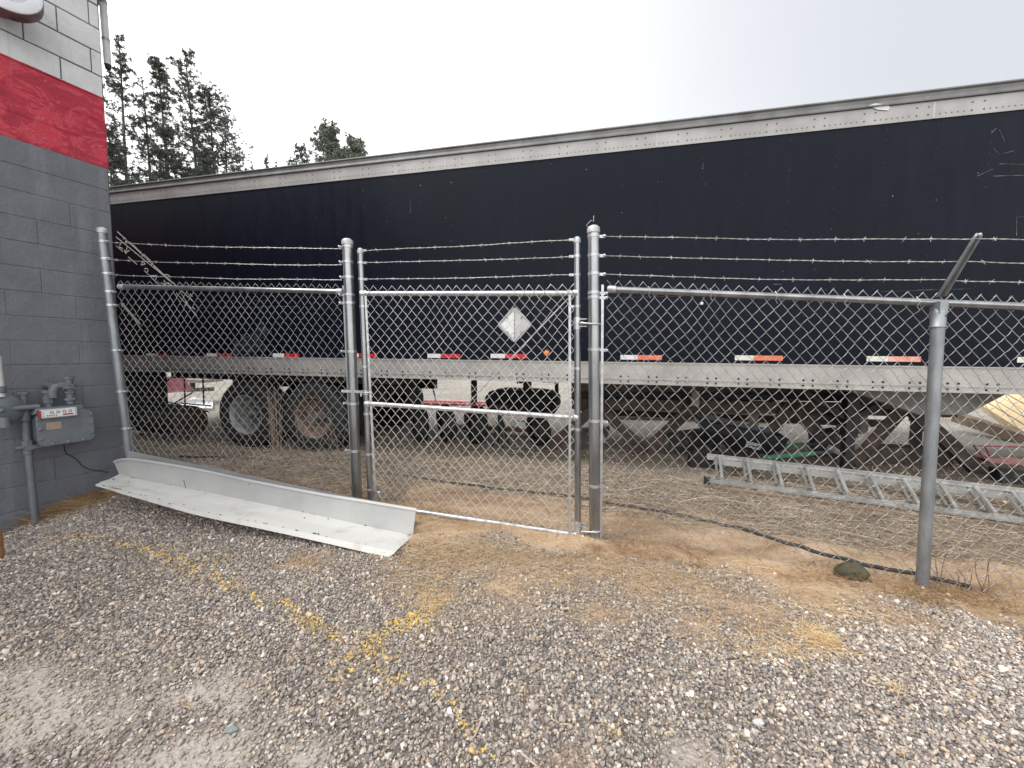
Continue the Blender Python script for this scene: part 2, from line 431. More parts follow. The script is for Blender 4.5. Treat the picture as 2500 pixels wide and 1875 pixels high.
def yellow_prob(x, y):
    r = np.zeros_like(x)
    for a, b_, w, pr in YS:
        d = np.array([b_.x - a.x, b_.y - a.y]); L2 = (d ** 2).sum() + 1e-9
        t = np.clip(((x - a.x) * d[0] + (y - a.y) * d[1]) / L2, 0, 1)
        dd = np.hypot(x - a.x - t * d[0], y - a.y - t * d[1])
        r = np.maximum(r, pr * np.exp(-(dd / w) ** 2))
    return np.clip(r * (0.85 + 2.4 * vn3(x, y, 12, 3)), 0, 1)

def scatter(name, x, y, rad, lift, pal, kindlabel):
    N_ = len(x); z = ground(x, y)
    sz = np.stack([rad * NR.uniform(0.8, 1.35, N_), rad * NR.uniform(0.65, 1.0, N_), rad * NR.uniform(0.55, 0.95, N_)], 1)
    zz = z + lift * rad
    me = bpy.data.meshes.new(name); me.vertices.add(N_)
    me.vertices.foreach_set("co", np.stack([x, y, zz], 1).astype(np.float32).ravel())
    rot = np.stack([NR.normal(0, 0.55, N_), NR.normal(0, 0.55, N_), NR.uniform(0, 6.28, N_)], 1)
    for nm, arr in (("rot", rot), ("siz", sz)):
        a = me.attributes.new(nm, 'FLOAT_VECTOR', 'POINT'); a.data.foreach_set("vector", arr.astype(np.float32).ravel())
    a = me.attributes.new("stone_colour", 'FLOAT_COLOR', 'POINT')
    a.data.foreach_set("color", np.concatenate([pal, np.ones((N_, 1))], 1).astype(np.float32).ravel())
    me.materials.append(M_peb)
    o = bpy.data.objects.new(name, me); COL.objects.link(o)
    md = o.modifiers.new("stones", 'NODES'); md.node_group = PN
    return tag(o, kindlabel, "gravel", kind="stuff")

def stone_palette(N_, x, y):
    base = np.array([(0.155, 0.148, 0.15), (0.25, 0.232, 0.222), (0.35, 0.325, 0.30), (0.21, 0.183, 0.16), (0.11, 0.11, 0.12), (0.47, 0.445, 0.41), (0.35, 0.285, 0.215), (0.56, 0.54, 0.505), (0.26, 0.18, 0.135), (0.20, 0.215, 0.20)])
    pr = np.array([.17, .23, .19, .15, .06, .075, .085, .022, .012, .03]); pr /= pr.sum()
    c = base[NR.choice(len(base), N_, p=pr)] * NR.uniform(0.8, 1.25, (N_, 1)) * np.array([1.30, 1.24, 1.20])
    c = c * 0.92 + np.array([0.27, 0.24, 0.21]) * 0.08      # dust film
    # paler, yellower stones to the right of the yard
    t = sst(0.3, 2.5, x)[:, None]
    c = c * (1 + 0.22 * t)
    du = dust_mask(x, y)[:, None]
    c = c * (1 - 0.55 * du) + np.array([0.42, 0.37, 0.325]) * 0.55 * du
    tn = tan_mask(x, y)[:, None] * 0.4
    c = c * (1 - tn) + np.array([0.34, 0.25, 0.165]) * tn
    yp = NR.rand(N_) < np.clip(yellow_prob(x, y) * 1.15, 0, 0.97)
    m_ = NR.uniform(0.35, 0.92, (yp.sum(), 1))
    c[yp] = c[yp] * (1 - m_) + np.array([0.66, 0.46, 0.12]) * m_
    return c
def in_view(x, y, m=0.5): return (np.abs(x) < 1.36 * y + m)
def samp(N_, x0, x1, y0, y1): return NR.uniform(x0, x1, N_), NR.uniform(y0, y1, N_)
WC = Vector((-3.85, 3.80, 0)); WD = Vector((0.42, 0.9075, 0)).normalized(); WN = Vector((WD.y, -WD.x, 0))
def outside_wall(x, y):   # in front of the block wall
    return ((x - WC.x) * WN.x + (y - WC.y) * WN.y) > 0.02
x, y = samp(450000, -5.5, 5.2, 0.75, 4.3)
k = in_view(x, y) & outside_wall(x, y)
x, y = x[k], y[k]
pm = gravel_mask(x, y) * (1 - 0.70 * dust_mask(x, y)) * (1 - 0.66 * tan_mask(x, y)) 
k = NR.rand(len(x)) < pm
x, y = x[k], y[k]
rad = np.clip(NR.lognormal(math.log(0.0051), 0.34, len(x)), 0.0028, 0.015)
scatter("gravel", x, y, rad, NR.uniform(-0.1, 0.95, len(x)), stone_palette(len(x), x, y), "loose grey gravel covering the yard in front of the fence")
# sparse small stones in the dirt and beyond the fence
x, y = samp(60000, -5, 6.5, 2.0, 7.0)
s = y - np.interp(x, FX, FY); 
pr = np.where(s < 0.9, 0.10, 0.33) * (1 - gravel_mask(x, y)) * in_view(x, y, 0.3)
k = (NR.rand(len(x)) < pr) & ((x > -3.9) | (y > 4))
x, y = x[k], y[k]
pal = stone_palette(len(x), x * 0 - 2, y) * np.array([1.2, 1.05, 0.88])
scatter("small_stones", x, y, np.clip(NR.lognormal(math.log(0.0058), 0.4, len(x)), 0.003, 0.018), NR.uniform(-0.2, 0.5, len(x)), pal, "scattered small stones in the dirt behind the fence")

# ------------------------------------------------------------------ straw / dead grass (uncountable)
def straws(cx, cy, length, width, pitch_lo, pitch_hi, yaw=None, curl=0.5, lift=0.004):
    """vectorised bent three-sided straws; returns V,F"""
    N_ = len(cx); yaw = NR.uniform(0, 6.283, N_) if yaw is None else yaw
    pit = NR.uniform(pitch_lo, pitch_hi, N_); cu = NR.normal(0, curl, N_); cz = NR.uniform(-0.9, 0.1, N_) * np.clip(pit, 0, 1.5)
    segs = 4; P_ = np.stack([cx, cy, ground(cx, cy) + lift + NR.rand(N_) * 0.008], 1); pts = [P_]
    for k_ in range(segs):
        h = yaw + cu * k_ / segs; p_ = pit + cz * k_ / segs * 1.6
        d = np.stack([np.cos(h) * np.cos(p_), np.sin(h) * np.cos(p_), np.sin(p_)], 1)
        q = pts[-1] + d * (length / segs)[:, None]
        q[:, 2] = np.maximum(q[:, 2], ground(q[:, 0], q[:, 1]) + 0.003)
        pts.append(q)
    A = np.stack(pts, 1)                        # N,segs+1,3
    side = np.stack([-np.sin(yaw), np.cos(yaw), np.zeros(N_)], 1)[:, None, :]
    w = width[:, None, None] * np.linspace(1, 0.35, segs + 1)[None, :, None]
    V = np.stack([A - side * w, A + side * w, A + np.array([0, 0, 1.2]) * w], 2)   # N,S,3,3
    V = V.reshape(-1, 3)
    base = (np.arange(N_) * (segs + 1) * 3)[:, None, None]
    f = []
    for k_ in range(segs):
        for j in range(3):
            a, b_ = k_ * 3 + j, k_ * 3 + (j + 1) % 3
            f.append([a, b_, b_ + 3, a + 3])
    Fc = (np.array(f)[None] + base).reshape(-1, 4)
    return V, Fc
def mat_rand(name, stops, rough=0.85, transl=0.0):
    m = bpy.data.materials.new(name); m.use_nodes = True; n = m.node_tree.nodes; l = m.node_tree.links; b = n["Principled BSDF"]
    g = n.new("ShaderNodeNewGeometry"); r = n.new("ShaderNodeValToRGB"); e = r.color_ramp.elements
    e[0].position, e[0].color = stops[0][0], (*stops[0][1], 1); e[1].position, e[1].color = stops[-1][0], (*stops[-1][1], 1)
    for p_, c_ in stops[1:-1]: q = e.new(p_); q.color = (*c_, 1)
    l.new(g.outputs["Random Per Island"], r.inputs[0]); l.new(r.outputs[0], b.inputs["Base Color"]); b.inputs["Roughness"].default_value = rough
    return m
M_straw = mat_rand("dry_straw", [(0, (0.10, 0.07, 0.05)), (0.35, (0.24, 0.18, 0.13)), (0.65, (0.42, 0.33, 0.235)), (0.85, (0.62, 0.52, 0.40)), (1.0, (0.85, 0.76, 0.60))])
M_ystraw = mat_rand("yard_dry_straw", [(0, (0.26, 0.17, 0.09)), (0.5, (0.50, 0.37, 0.22)), (1.0, (0.76, 0.62, 0.42))])
M_gold = mat_rand("golden_dry_grass", [(0, (0.45, 0.29, 0.13)), (0.4, (0.72, 0.50, 0.25)), (1.0, (0.88, 0.72, 0.45))])
M_brown = mat_rand("brown_dry_grass", [(0, (0.10, 0.055, 0.025)), (0.5, (0.28, 0.165, 0.075)), (1.0, (0.46, 0.31, 0.16))])

def straw_obj(name, groups, m, label, catn="dry grass"):
    Vs, Fs, off = [], [], 0
    for g_ in groups:
        V_, F_ = g_; Vs.append(V_); Fs.append(F_ + off); off += len(V_)
    o = fast_mesh(name, np.concatenate(Vs), np.concatenate(Fs), m)
    return tag(o, label, catn, kind="stuff")
def clump(px, py, sx, sy, N_, Lm, w=0.0011, p=(0.0, 0.35), yaw=None, curl=0.6):
    c = Gd(px, py); cx = NR.normal(c.x, sx, N_); cy = NR.normal(c.y, sy, N_)
    yw = None if yaw is None else NR.normal(yaw, 0.5, N_) + np.pi * (NR.rand(N_) < 0.5)
    return straws(cx, cy, NR.uniform(0.4, 1.2, N_) * Lm, NR.uniform(0.6, 1.3, N_) * w, p[0], p[1], yw, curl)
def strip(N_, s0, s1, x0, x1, Lm, w=0.0012, p=(0.0, 0.2), curl=0.6, flt=None):
    x = NR.uniform(x0, x1, N_); y = np.interp(x, FX, FY) + NR.uniform(s0, s1, N_)
    k = in_view(x, y, 0.2) & (vn2(x, y, 1.6, 3) > -0.08 if flt is None else flt(x, y))
    x, y = x[k], y[k]
    return straws(x, y, NR.uniform(0.3, 1.2, len(x)) * Lm, NR.uniform(0.6, 1.4, len(x)) * w, p[0], p[1], None, curl)
straw_obj("dead_grass_litter", [strip(900, 0.45, 1.7, 0.6, 6, 0.50, 0.0021, (0, 0.12), 0.9, flt=lambda x, y: vn2(x, y, 1.0, 2) > -0.1), strip(420, 0.2, 1.8, -3.5, 0.6, 0.50, 0.0020, (0, 0.25), 0.9, flt=lambda x, y: x == x), strip(160, 0.0, 0.6, 0.7, 6, 0.25, 0.0014, (0, 0.3), 1.2, flt=lambda x, y: x == x), strip(9000, 0.6, 1.8, -3.4, 6, 0.17, 0.0019, (0, .15), flt=lambda x, y: vn2(x, y, 1.6, 3) > -0.2), strip(5200, 0.35, 1.7, 1.2, 6, 0.13, 0.0016), strip(9000, 0.10, 1.9, -3.5, -1.0, 0.18, 0.0017, (0, 0.5), flt=lambda x, y: x == x),
    strip(1200, 0.0, 0.9, -1.2, 6.0, 0.10), strip(2600, 0.5, 1.5, 1.2, 6, 0.17, 0.0017, (0, 0.3), flt=lambda x, y: x == x)], M_straw, "pale dead grass and stalks littering the dirt behind the fence")
straw_obj("yard_straw", [clump(1200, 1400, 0.6, 0.2, 500, 0.08), clump(1700, 1440, 0.7, 0.16, 700, 0.08), clump(1350, 1480, 0.7, 0.25, 350, 0.06), clump(2350, 1620, 0.3, 0.2, 120, 0.06), clump(350, 1420, 0.4, 0.2, 120, 0.06),clump(1300, 1380, 0.5, 0.12, 330, 0.09), clump(1150, 1350, 0.25, 0.1, 260, 0.12), clump(1850, 1500, 0.5, 0.15, 380, 0.09),
    clump(1500, 1600, 0.9, 0.35, 420, 0.06), clump(900, 1560, 0.25, 0.15, 160, 0.07), clump(2300, 1480, 0.3, 0.1, 220, 0.09), clump(700, 1600, 0.8, 0.3, 160, 0.06), clump(1750, 1800, 0.6, 0.2, 110, 0.06),
    clump(1040, 1300, 0.06, 0.05, 60, 0.14), clump(1100, 1350, 0.3, 0.08, 700, 0.10, 0.0012), clump(1330, 1370, 0.35, 0.07, 500, 0.08), clump(1050, 1420, 0.16, 0.12, 260, 0.11), clump(1620, 1400, 0.3, 0.06, 500, 0.10)], M_ystraw, "wisps of pale straw scattered over the gravel")
straw_obj("golden_straw", [clump(2000, 1562, 0.055, 0.05, 420, 0.085, 0.0013, (0.0, 0.5)), clump(1890, 1585, 0.12, 0.05, 260, 0.07, 0.0012), clump(2040, 1500, 0.12, 0.05, 110, 0.10), clump(2190, 1690, 0.03, 0.02, 36, 0.08, p=(0.2, 1.0)),
    clump(1850, 1390, 0.2, 0.04, 40, 0.09), clump(1500, 1780, 0.02, 0.02, 12, 0.07)], M_gold, "golden tuft of dry straw lying on the gravel in front of the line post")
straw_obj("wall_foot_grass", [clump(150, 1245, 0.16, 0.10, 900, 0.22, 0.0012, (0.0, 0.5), yaw=0.3), clump(60, 1270, 0.12, 0.08, 300, 0.2, 0.0012, (0.0, 0.4), yaw=0.2), clump(230, 1215, 0.12, 0.05, 300, 0.15, 0.001, (0.2, 0.9))], M_brown, "brown dry grass heaped at the foot of the grey block wall")
straw_obj("fence_line_grass", [strip(2600, -0.20, 0.08, 0.7, 5.0, 0.11, 0.0012, (0.0, 0.7)), clump(1455, 1345, 0.06, 0.04, 90, 0.08, p=(0.0, 0.8)), clump(2255, 1470, 0.07, 0.04, 110, 0.10, p=(0.0, 0.9)), strip(500, -0.12, 0.1, -1.3, 0.5, 0.08, 0.0011, (0.0, 0.5))], M_brown, "brown dead grass tangled along the bottom of the fence mesh")

# ================================================================== BUILDING
M_wall = bpy.data.materials.new("painted_block_wall"); M_wall.use_nodes = True
n = M_wall.node_tree.nodes; l = M_wall.node_tree.links; b = n["Principled BSDF"]; b.inputs["Roughness"].default_value = 0.6
tcg = n.new("ShaderNodeTexCoord"); sx_ = n.new("ShaderNodeSeparateXYZ"); l.new(tcg.outputs["Object"], sx_.inputs[0])
nz1 = gnoise(5, 9, 0.7); nz2 = gnoise(2.2, 6, 0.6, (3, 3, 0.35)); nz3 = gnoise(45, 5)
c_grey = gmix(gramp(nz2.outputs["Fac"], [(0.52, (0, 0, 0)), (0.72, (0.5, 0.5, 0.5))]), gramp(nz1.outputs["Fac"], [(0.3, (0.118, 0.126, 0.146)), (0.7, (0.155, 0.164, 0.184))]), gramp(nz3.outputs["Fac"], [(0.2, (0.22, 0.235, 0.26)), (0.8, (0.28, 0.29, 0.32))]))
nzr = gnoise(2.6, 10, 0.72, (1, 1, 1.5)); nzr.inputs["Distortion"].default_value = 2.2
c_red = gramp(nzr.outputs["Fac"], [(0.30, (0.19, 0.008, 0.024)), (0.44, (0.37, 0.012, 0.036)), (0.540, (0.46, 0.018, 0.046)), (0.555, (0.56, 0.12, 0.15)), (0.570, (0.49, 0.022, 0.045)), (0.72, (0.60, 0.045, 0.065))])
c_white = gramp(nz1.outputs["Fac"], [(0.28, (0.20, 0.195, 0.19)), (0.38, (0.58, 0.59, 0.59)), (0.7, (0.70, 0.715, 0.72))])
def above(zv, wob=0.006):
    a = n.new("ShaderNodeMath"); a.operation = 'MULTIPLY_ADD'; a.inputs[1].default_value = wob * 2; l.new(nz1.outputs["Fac"], a.inputs[0]); l.new(sx_.outputs[2], a.inputs[2])
    q = n.new("ShaderNodeMath"); q.operation = 'GREATER_THAN'; q.inputs[1].default_value = zv + wob; l.new(a.outputs[0], q.inputs[0]); return q.outputs[0]
Z_RB, Z_RT = 1.298 + 9 * 0.2032, 1.298 + 12 * 0.2032 + 0.02
c = gmix(above(Z_RB), c_grey, c_red); c = gmix(above(Z_RT), c, c_white)
bp = n.new("ShaderNodeBump"); bp.inputs["Strength"].default_value = 0.8; bp.inputs["Distance"].default_value = 0.012
hh = n.new("ShaderNodeMath"); hh.operation = 'MULTIPLY_ADD'; hh.inputs[1].default_value = 0.35; l.new(nz3.outputs["Fac"], hh.inputs[0]); l.new(nz1.outputs["Fac"], hh.inputs[2])
drp = gnoise(3.5, 8, 0.75, (6, 6, 0.5)); c = gmix(gramp(drp.outputs["Fac"], [(0.56, (0, 0, 0)), (0.74, (0.35, 0.35, 0.35))]), c, gramp(nz3.outputs["Fac"], [(0.2, (0.16, 0.15, 0.145)), (0.8, (0.24, 0.235, 0.23))]))
l.new(hh.outputs[0], bp.inputs["Height"]); l.new(bp.outputs[0], b.inputs["Normal"]); l.new(c, b.inputs["Base Color"])
M_mortar = M_wall
bld = thing("block_building", (WC.x, WC.y, 0), "painted concrete block building, grey below with a red band and white above", "building")
ZTOP = 4.72; bld.rotation_euler = (0, math.radians(1.1), 0)   # the old wall is a little out of plumb
def Wp(t, z, o): # t metres from the corner towards the camera along the wall, o outward
    p = WC - WD * t + WN * o; return Vector((p.x, p.y, z))
def block_face(mb, org, along, nrm, length, z0, z1, seed, offx=0.0):
    # grey and red courses are painted over the joints, the white courses show open dark joints
    r_ = random.Random(seed); H = 0.2032; Lb = 0.40
    def pt(t, z, o):
        p = org + along * t + nrm * o; return (p.x, p.y, z)
    zm = Z_RT + 0.004
    mb.add([pt(0, z0, -0.0045), pt(length, z0, -0.0045), pt(length, zm, -0.0045), pt(0, zm, -0.0045)], [(0, 1, 2, 3)])
    mb.add([pt(0, zm, -0.0045), pt(length, zm, -0.0045), pt(length, z1, -0.0045), pt(0, z1, -0.0045)], [(0, 1, 2, 3)], 1)
    k0 = math.floor((z0 - 1.298) / H); k1 = math.ceil((z1 - 1.298) / H)
    for k_ in range(k0, k1):
        za = max(1.298 + k_ * H, z0); zb = min(1.298 + (k_ + 1) * H, z1)
        if zb - za < 0.03: continue
        t = -(Lb / 2 if k_ % 2 else 0) + offx
        red = (9 <= k_ < 12); white = k_ >= 12
        while t < length:
            a_, b_ = max(t, 0), min(t + Lb, length); t += Lb
            if red: a_, b_, t = 0, length, length
            if b_ - a_ < 0.02: continue
            g = (0.0042 + r_.uniform(-0.0022, 0.0035) if white else (-0.0012 if red else r_.uniform(0.0006, 0.0045))); gv = r_.choice((-0.004, -0.004, 0.0004, 0.001)) if not white else max(0.001, g * r_.uniform(0.4, 1.1))
            o = r_.uniform(-0.0007, 0.0015) + (0 if white else -0.001); e_ = 0.004
            g2 = g + r_.uniform(-0.001, 0.001)
            vs = [pt(a_ + gv, za + g, -0.004), pt(b_ - gv, za + g2, -0.004), pt(b_ - gv, zb - g2, -0.004), pt(a_ + gv, zb - g, -0.004),
                  pt(a_ + gv + e_, za + g + e_, o), pt(b_ - gv - e_, za + g2 + e_, o), pt(b_ - gv - e_, zb - g2 - e_, o), pt(a_ + gv + e_, zb - g - e_, o)]
            mb.add(vs, [(4, 5, 6, 7), (0, 1, 5, 4), (1, 2, 6, 5), (2, 3, 7, 6), (3, 0, 4, 7)])
mb = MB()
block_face(mb, WC, -WD, WN, 9.0, -0.5, ZTOP, 3, -0.13)
M_jnt = mat("open_mortar_joint", (0.10, 0.095, 0.095), 0.9)
mb.build("wall", [M_wall, M_jnt], bld)
mb = MB()
back = -WN
block_face(mb, WC, back, WD, 8.0, -0.5, ZTOP, 4)
mb.build("wall", [M_wall, M_jnt], bld)
mb = MB()   # closed core behind the two block faces, and the roof slab with its drip edge
c0 = WC - WN * 0.006 - WD * 0.006
poly = [c0, c0 - WD * 8.98, c0 - WD * 8.98 - WN * 7.98, c0 - WN * 7.98]
mb.prism([Vector((p.x, p.y, -0.5)) for p in poly], (0, 0, ZTOP + 0.5))
mb.build("wall_core", mat("mortar", (0.12, 0.12, 0.125), 0.9), bld)
mb = MB(); q0 = WC + WN * 0.10 + WD * 0.10
poly = [q0, q0 - WD * 9.2, q0 - WD * 9.2 - WN * 8.2, q0 - WN * 8.2]
mb.prism([Vector((p.x, p.y, ZTOP + 0.002)) for p in poly], (0, 0, 0.16))
mb.build("roof", mat("roof_trim_metal", (0.42, 0.43, 0.44), 0.5, 0.3, (0.5, 0.5, 0.5), 5), bld)
# conduit on the far side of the corner
M_pipew = mat("painted_pipe", (0.50, 0.50, 0.50), 0.55, 0.0, (0.62, 0.62, 0.62), 6, bump=0.1)
a_ = P(263, 158, 3.90); b_ = Vector((a_.x, a_.y, ZTOP))
dp = thing("downpipe", (a_.x, a_.y, a_.z), "pale vertical pipe strapped to the upper corner of the block building", "pipe")
MB().tube([a_, b_], 0.027, 20).build("pipe", M_pipew, dp, smooth=True)
MB().tube([a_ + Vector((0, 0, -0.04)), a_ + Vector((0, 0, 0.001))], [0.020, 0.0255], 16).build("open_end", mat("black_pipe_lining", (0.02, 0.02, 0.02), 0.9), dp, smooth=True)
for zz in (0.22, 0.55):
    c_ = a_ + Vector((0, 0, zz)); MB().tube([c_ - Vector((0, 0, 0.012)), c_ + Vector((0, 0, 0.012))], 0.030, 20).build("strap", M_galv_old, dp, smooth=True)

def PWl(px, py, o=0.0):
    r = ray(px, py); q = WC + WN * o
    t = ((q - CAM).dot(WN) - (0)) / r.dot(WN) if True else 0
    d = Vector((q.x - CAM.x, q.y - CAM.y, 0)).dot(WN) / r.dot(WN)
    return CAM + r * d
# ---- round vent on the white part of the wall
M_ventw = mat("chalky_white_metal", (0.66, 0.67, 0.70), 0.55, 0.1, (0.78, 0.79, 0.82), 6)
M_ventr = mat("rusty_violet_metal", (0.10, 0.055, 0.06), 0.7, 0.2, (0.26, 0.17, 0.17), 14, bump=0.3)
vc = PWl(10, -38, 0.34)
vent = thing("wall_vent", PWl(10, -20, 0.0), "round white capped vent with a rusty rim sticking out of the upper wall", "vent")
axv = (WN * 0.94 + Vector((0, 0, 0.10)) - WD * 0.25).normalized()
MB().lathe(vc - axv * 0.11, axv, [(0.0, 0), (0.176, 0), (0.19, 0.012), (0.19, 0.108), (0.184, 0.112)], 48).build("rim", M_ventr, vent, smooth=True)
MB().lathe(vc, axv, [(0.188, -0.004), (0.186, 0.006), (0.176, 0.012), (0.125, 0.018), (0.12, 0.013), (0.112, 0.018), (0.05, 0.03), (0.0, 0.034)], 48).build("cap", M_ventw, vent, smooth=True)
mm = MB(); bc = PWl(8, 30, 0.10)
mm.obox(PWl(16, 26, 0.012), (WD, WN, Vector((0, 0, 1))), (0.22, 0.02, 0.12)); mm.build("back_plate", mat("grey_painted_plate", (0.16, 0.18, 0.21), 0.6), vent, bevel=0.004)
MB().tube([vc - axv * 0.105 - WN * 0.25, vc - axv * 0.105], 0.10, 24).build("duct", M_ventr, vent, smooth=True)
# ---- gas meter
M_met = mat("grey_painted_meter", (0.115, 0.135, 0.155), 0.5, 0.1, (0.15, 0.17, 0.19), 12, bump=0.12, bscale=120)
M_metd = mat("grey_painted_pipe", (0.12, 0.135, 0.155), 0.5, 0.1, (0.16, 0.17, 0.19), 10, bump=0.1, bscale=90)
UZ = Vector((0, 0, 1))
mc = PWl(164, 1044, 0.285)
gm_ = thing("gas_meter", PWl(140, 1180, 0.15), "grey gas meter with bolted front plate hanging on the grey block wall", "gas meter")
def rrect(w, h, r, nseg=5):
    out = []
    for cx, cy, a0 in ((w / 2 - r, h / 2 - r, 0), (-w / 2 + r, h / 2 - r, 90), (-w / 2 + r, -h / 2 + r, 180), (w / 2 - r, -h / 2 + r, 270)):
        for k_ in range(nseg + 1):
            a = math.radians(a0 + 90 * k_ / nseg); out.append((cx + r * math.cos(a), cy + r * math.sin(a)))
    return out
def wpoly(c, pts): return [c + WD * u + UZ * v for u, v in pts]
MW, MH = 0.335, 0.275
MB().prism(wpoly(mc - WN * 0.22, rrect(MW * 0.93, MH * 0.97, 0.06)), WN * 0.185).build("body", M_met, gm_, bevel=0.008, smooth=True)
MB().prism(wpoly(mc - WN * 0.034, rrect(MW, MH, 0.045)), WN * 0.034).build("front_plate", M_met, gm_, bevel=0.005, smooth=True)
for u, v in [(-1, .78), (-1, 0.1), (-1, -.6), (1, .8), (1, 0.15), (1, -.55), (-.6, -1), (0, -1), (.6, -1)]:
    c_ = mc + WD * (u * (MW / 2 - 0.018)) + UZ * (v * (MH / 2 - 0.016)); MB().lathe(c_ - WN * 0.001, WN, [(0.0125, 0), (0.0125, 0.008), (0.006, 0.012), (0, 0.012)], 10).build("bolt", M_metd, gm_, smooth=True)
MB().prism(wpoly(mc + UZ * (MH / 2 + 0.012) - WN * 0.20, [(-0.17, -0.02), (0.13, -0.02), (0.12, 0.03), (-0.15, 0.03)]), WN * 0.16).build("top_cover", M_met, gm_, bevel=0.008)
ic = mc + UZ * (MH / 2 - 0.002) - WD * 0.045 + WN * 0.015
idx = MB().obox(ic, (WD, WN, UZ), (0.205, 0.05, 0.072)).build("index_box", mat("pale_meter_plastic", (0.45, 0.45, 0.46), 0.4, 0, (0.55, 0.55, 0.55), 10), gm_, bevel=0.006)
mm = MB(); mm.obox(ic + WN * 0.0265 + WD * 0.0, (WD, WN, UZ), (0.17, 0.003, 0.052)); mm.build("dial_window", mat("white_dial", (0.7, 0.7, 0.7), 0.35), gm_)
mm = MB()
for k_ in range(4):
    mm.lathe(ic + WN * 0.028 + WD * (-0.045 + 0.035 * k_) + UZ * 0.010, WN, [(0.011, 0), (0.011, 0.001), (0.007, 0.0012), (0.007, 0.0002)], 14)
for k_ in range(5): mm.obox(ic + WN * 0.0285 + WD * (-0.07 + 0.012 * k_) - UZ * 0.014, (WD, WN, UZ), (0.006, 0.001, 0.010))
mm.build("dial_marks", mat("black_print", (0.03, 0.03, 0.03), 0.5), gm_)
mm = MB(); mm.obox(ic + WN * 0.0285 + WD * 0.045 - UZ * 0.014, (WD, WN, UZ), (0.06, 0.001, 0.012)); mm.build("red_mark", mat("red_plastic", (0.32, 0.05, 0.06), 0.45), gm_)
MB().obox(ic - WD * 0.108, (WD, WN, UZ), (0.012, 0.046, 0.06)).build("red_end", mat("red_plastic", (0.32, 0.05, 0.06), 0.45), gm_)
MB().obox(mc + WN * 0.002 - WD * 0.075 + UZ * 0.03, (WD, WN, UZ), (0.085, 0.004, 0.06)).build("name_plate", mat("worn_brass_plate", (0.32, 0.30, 0.27), 0.45, 0.2, (0.40, 0.24, 0.14), 40), gm_)
# pipes (things of their own: fixed pipework carrying the meter)
OP = 0.14
pw = thing("gas_pipe", Gd(88, 1285), "grey gas riser pipe with elbows and shut-off valve beside the meter", "pipe")
base_ = PWl(88, 1290, OP); r1 = Vector((base_.x, base_.y, PWl(62, 1010, OP).z))
topz = PWl(55, 945, OP).z
in_x = PWl(95, 960, OP)
MB().tube([Vector((base_.x, base_.y, base_.z - 0.1)), Vector((base_.x, base_.y, topz - 0.06))], 0.0235, 20).build("riser", M_metd, pw, smooth=True)
def arc(a, b, r, nseg=8):
    """inverted U from a up and over to b"""
    a, b = Vector(a), Vector(b); h = (b - a); L = h.length; h.normalize(); out = [a]
    for k_ in range(nseg + 1):
        t = math.pi / 2 * k_ / nseg; out.append(a + h * (r - r * math.cos(t)) + UZ * (r * math.sin(t)))
    for k_ in range(nseg + 1):
        t = math.pi / 2 * (1 - k_ / nseg); out.append(b - h * (r - r * math.cos(t)) + UZ * (r * math.sin(t)))
    out.append(b); return out
ra = Vector((base_.x, base_.y, topz - 0.05)); rb = ra + WD * 0.135
MB().tube(arc(ra, rb, 0.055), 0.030, 20).build("elbow", M_metd, pw, smooth=True)
mm = MB()
for c_, r_, h_ in ((ra, 0.037, 0.03), (rb, 0.037, 0.03), (rb - UZ * 0.07, 0.036, 0.06), (Vector((base_.x, base_.y, ra.z - 0.17)), 0.034, 0.12), (Vector((base_.x, base_.y, PWl(80, 1080, OP).z)), 0.036, 0.05), (Vector((base_.x, base_.y, PWl(80, 1100, OP).z)), 0.031, 0.05)):
    MB().lathe(c_ - UZ * h_ / 2, UZ, [(r_ * 0.8, 0), (r_, 0.004), (r_, h_ - 0.004), (r_ * 0.8, h_)], 8 if r_ > 0.0355 else 20).build("coupling", M_metd, pw, smooth=True)
MB().tube([rb, Vector((rb.x, rb.y, mc.z + MH / 2))], 0.026, 16).build("down_pipe", M_metd, pw, smooth=True)
vv = Vector((base_.x, base_.y, PWl(78, 1090, OP).z)); mm = MB()
mm.tube([vv - WD * 0.07, vv + WD * 0.085], 0.020, 12); mm.obox(vv + WN * 0.035, (WD, WN, UZ), (0.05, 0.03, 0.035)); mm.obox(vv + WN * 0.05 + WD * 0.06, (WD, WN, UZ), (0.07, 0.012, 0.018))
mm.build("valve", M_metd, pw, smooth=True)
rg = thing("gas_regulator", PWl(6, 1030, 0.1), "round grey gas regulator at the left edge beside the riser pipe", "regulator")
rc = PWl(5, 1000, 0.20); 
MB().lathe(rc - WN * 0.045, WN, [(0, 0), (0.10, 0.0), (0.118, 0.012), (0.118, 0.03), (0.10, 0.045), (0.06, 0.062), (0.03, 0.07), (0, 0.07)], 40).build("diaphragm_case", M_met, rg, smooth=True)
mm = MB(); mm.tube([rc - WD * 0.02, rc + WD * 0.19 ], 0.022, 16); mm.tube([rc - UZ * 0.06 + WN * 0.01, rc - UZ * 0.14 + WN * 0.01], [0.03, 0.036], 16); mm.tube([rc + WN * 0.03 - WD * 0.05 + UZ * 0.03, rc + WN * 0.05 - UZ * 0.01 - WD * 0.01], 0.02, 12)
mm.build("port", M_metd, rg, smooth=True)
up = thing("vent_pipe", rc + UZ * 0.12, "pale upright pipe above the round gas regulator at the photo's left edge", "pipe")
MB().tube([rc + UZ * 0.10, rc + UZ * 0.42 - WD * 0.0], 0.024, 16).build("pipe", M_pipew, up, smooth=True)
MB().lathe(rc + UZ * 0.13, UZ, [(0.025, 0), (0.034, 0.005), (0.034, 0.05), (0.025, 0.055)], 16).build("collar", M_metd, up, smooth=True)
ov = thing("outlet_valve", PWl(172, 975, 0.16), "grey outlet pipe and valve on top of the gas meter", "valve")
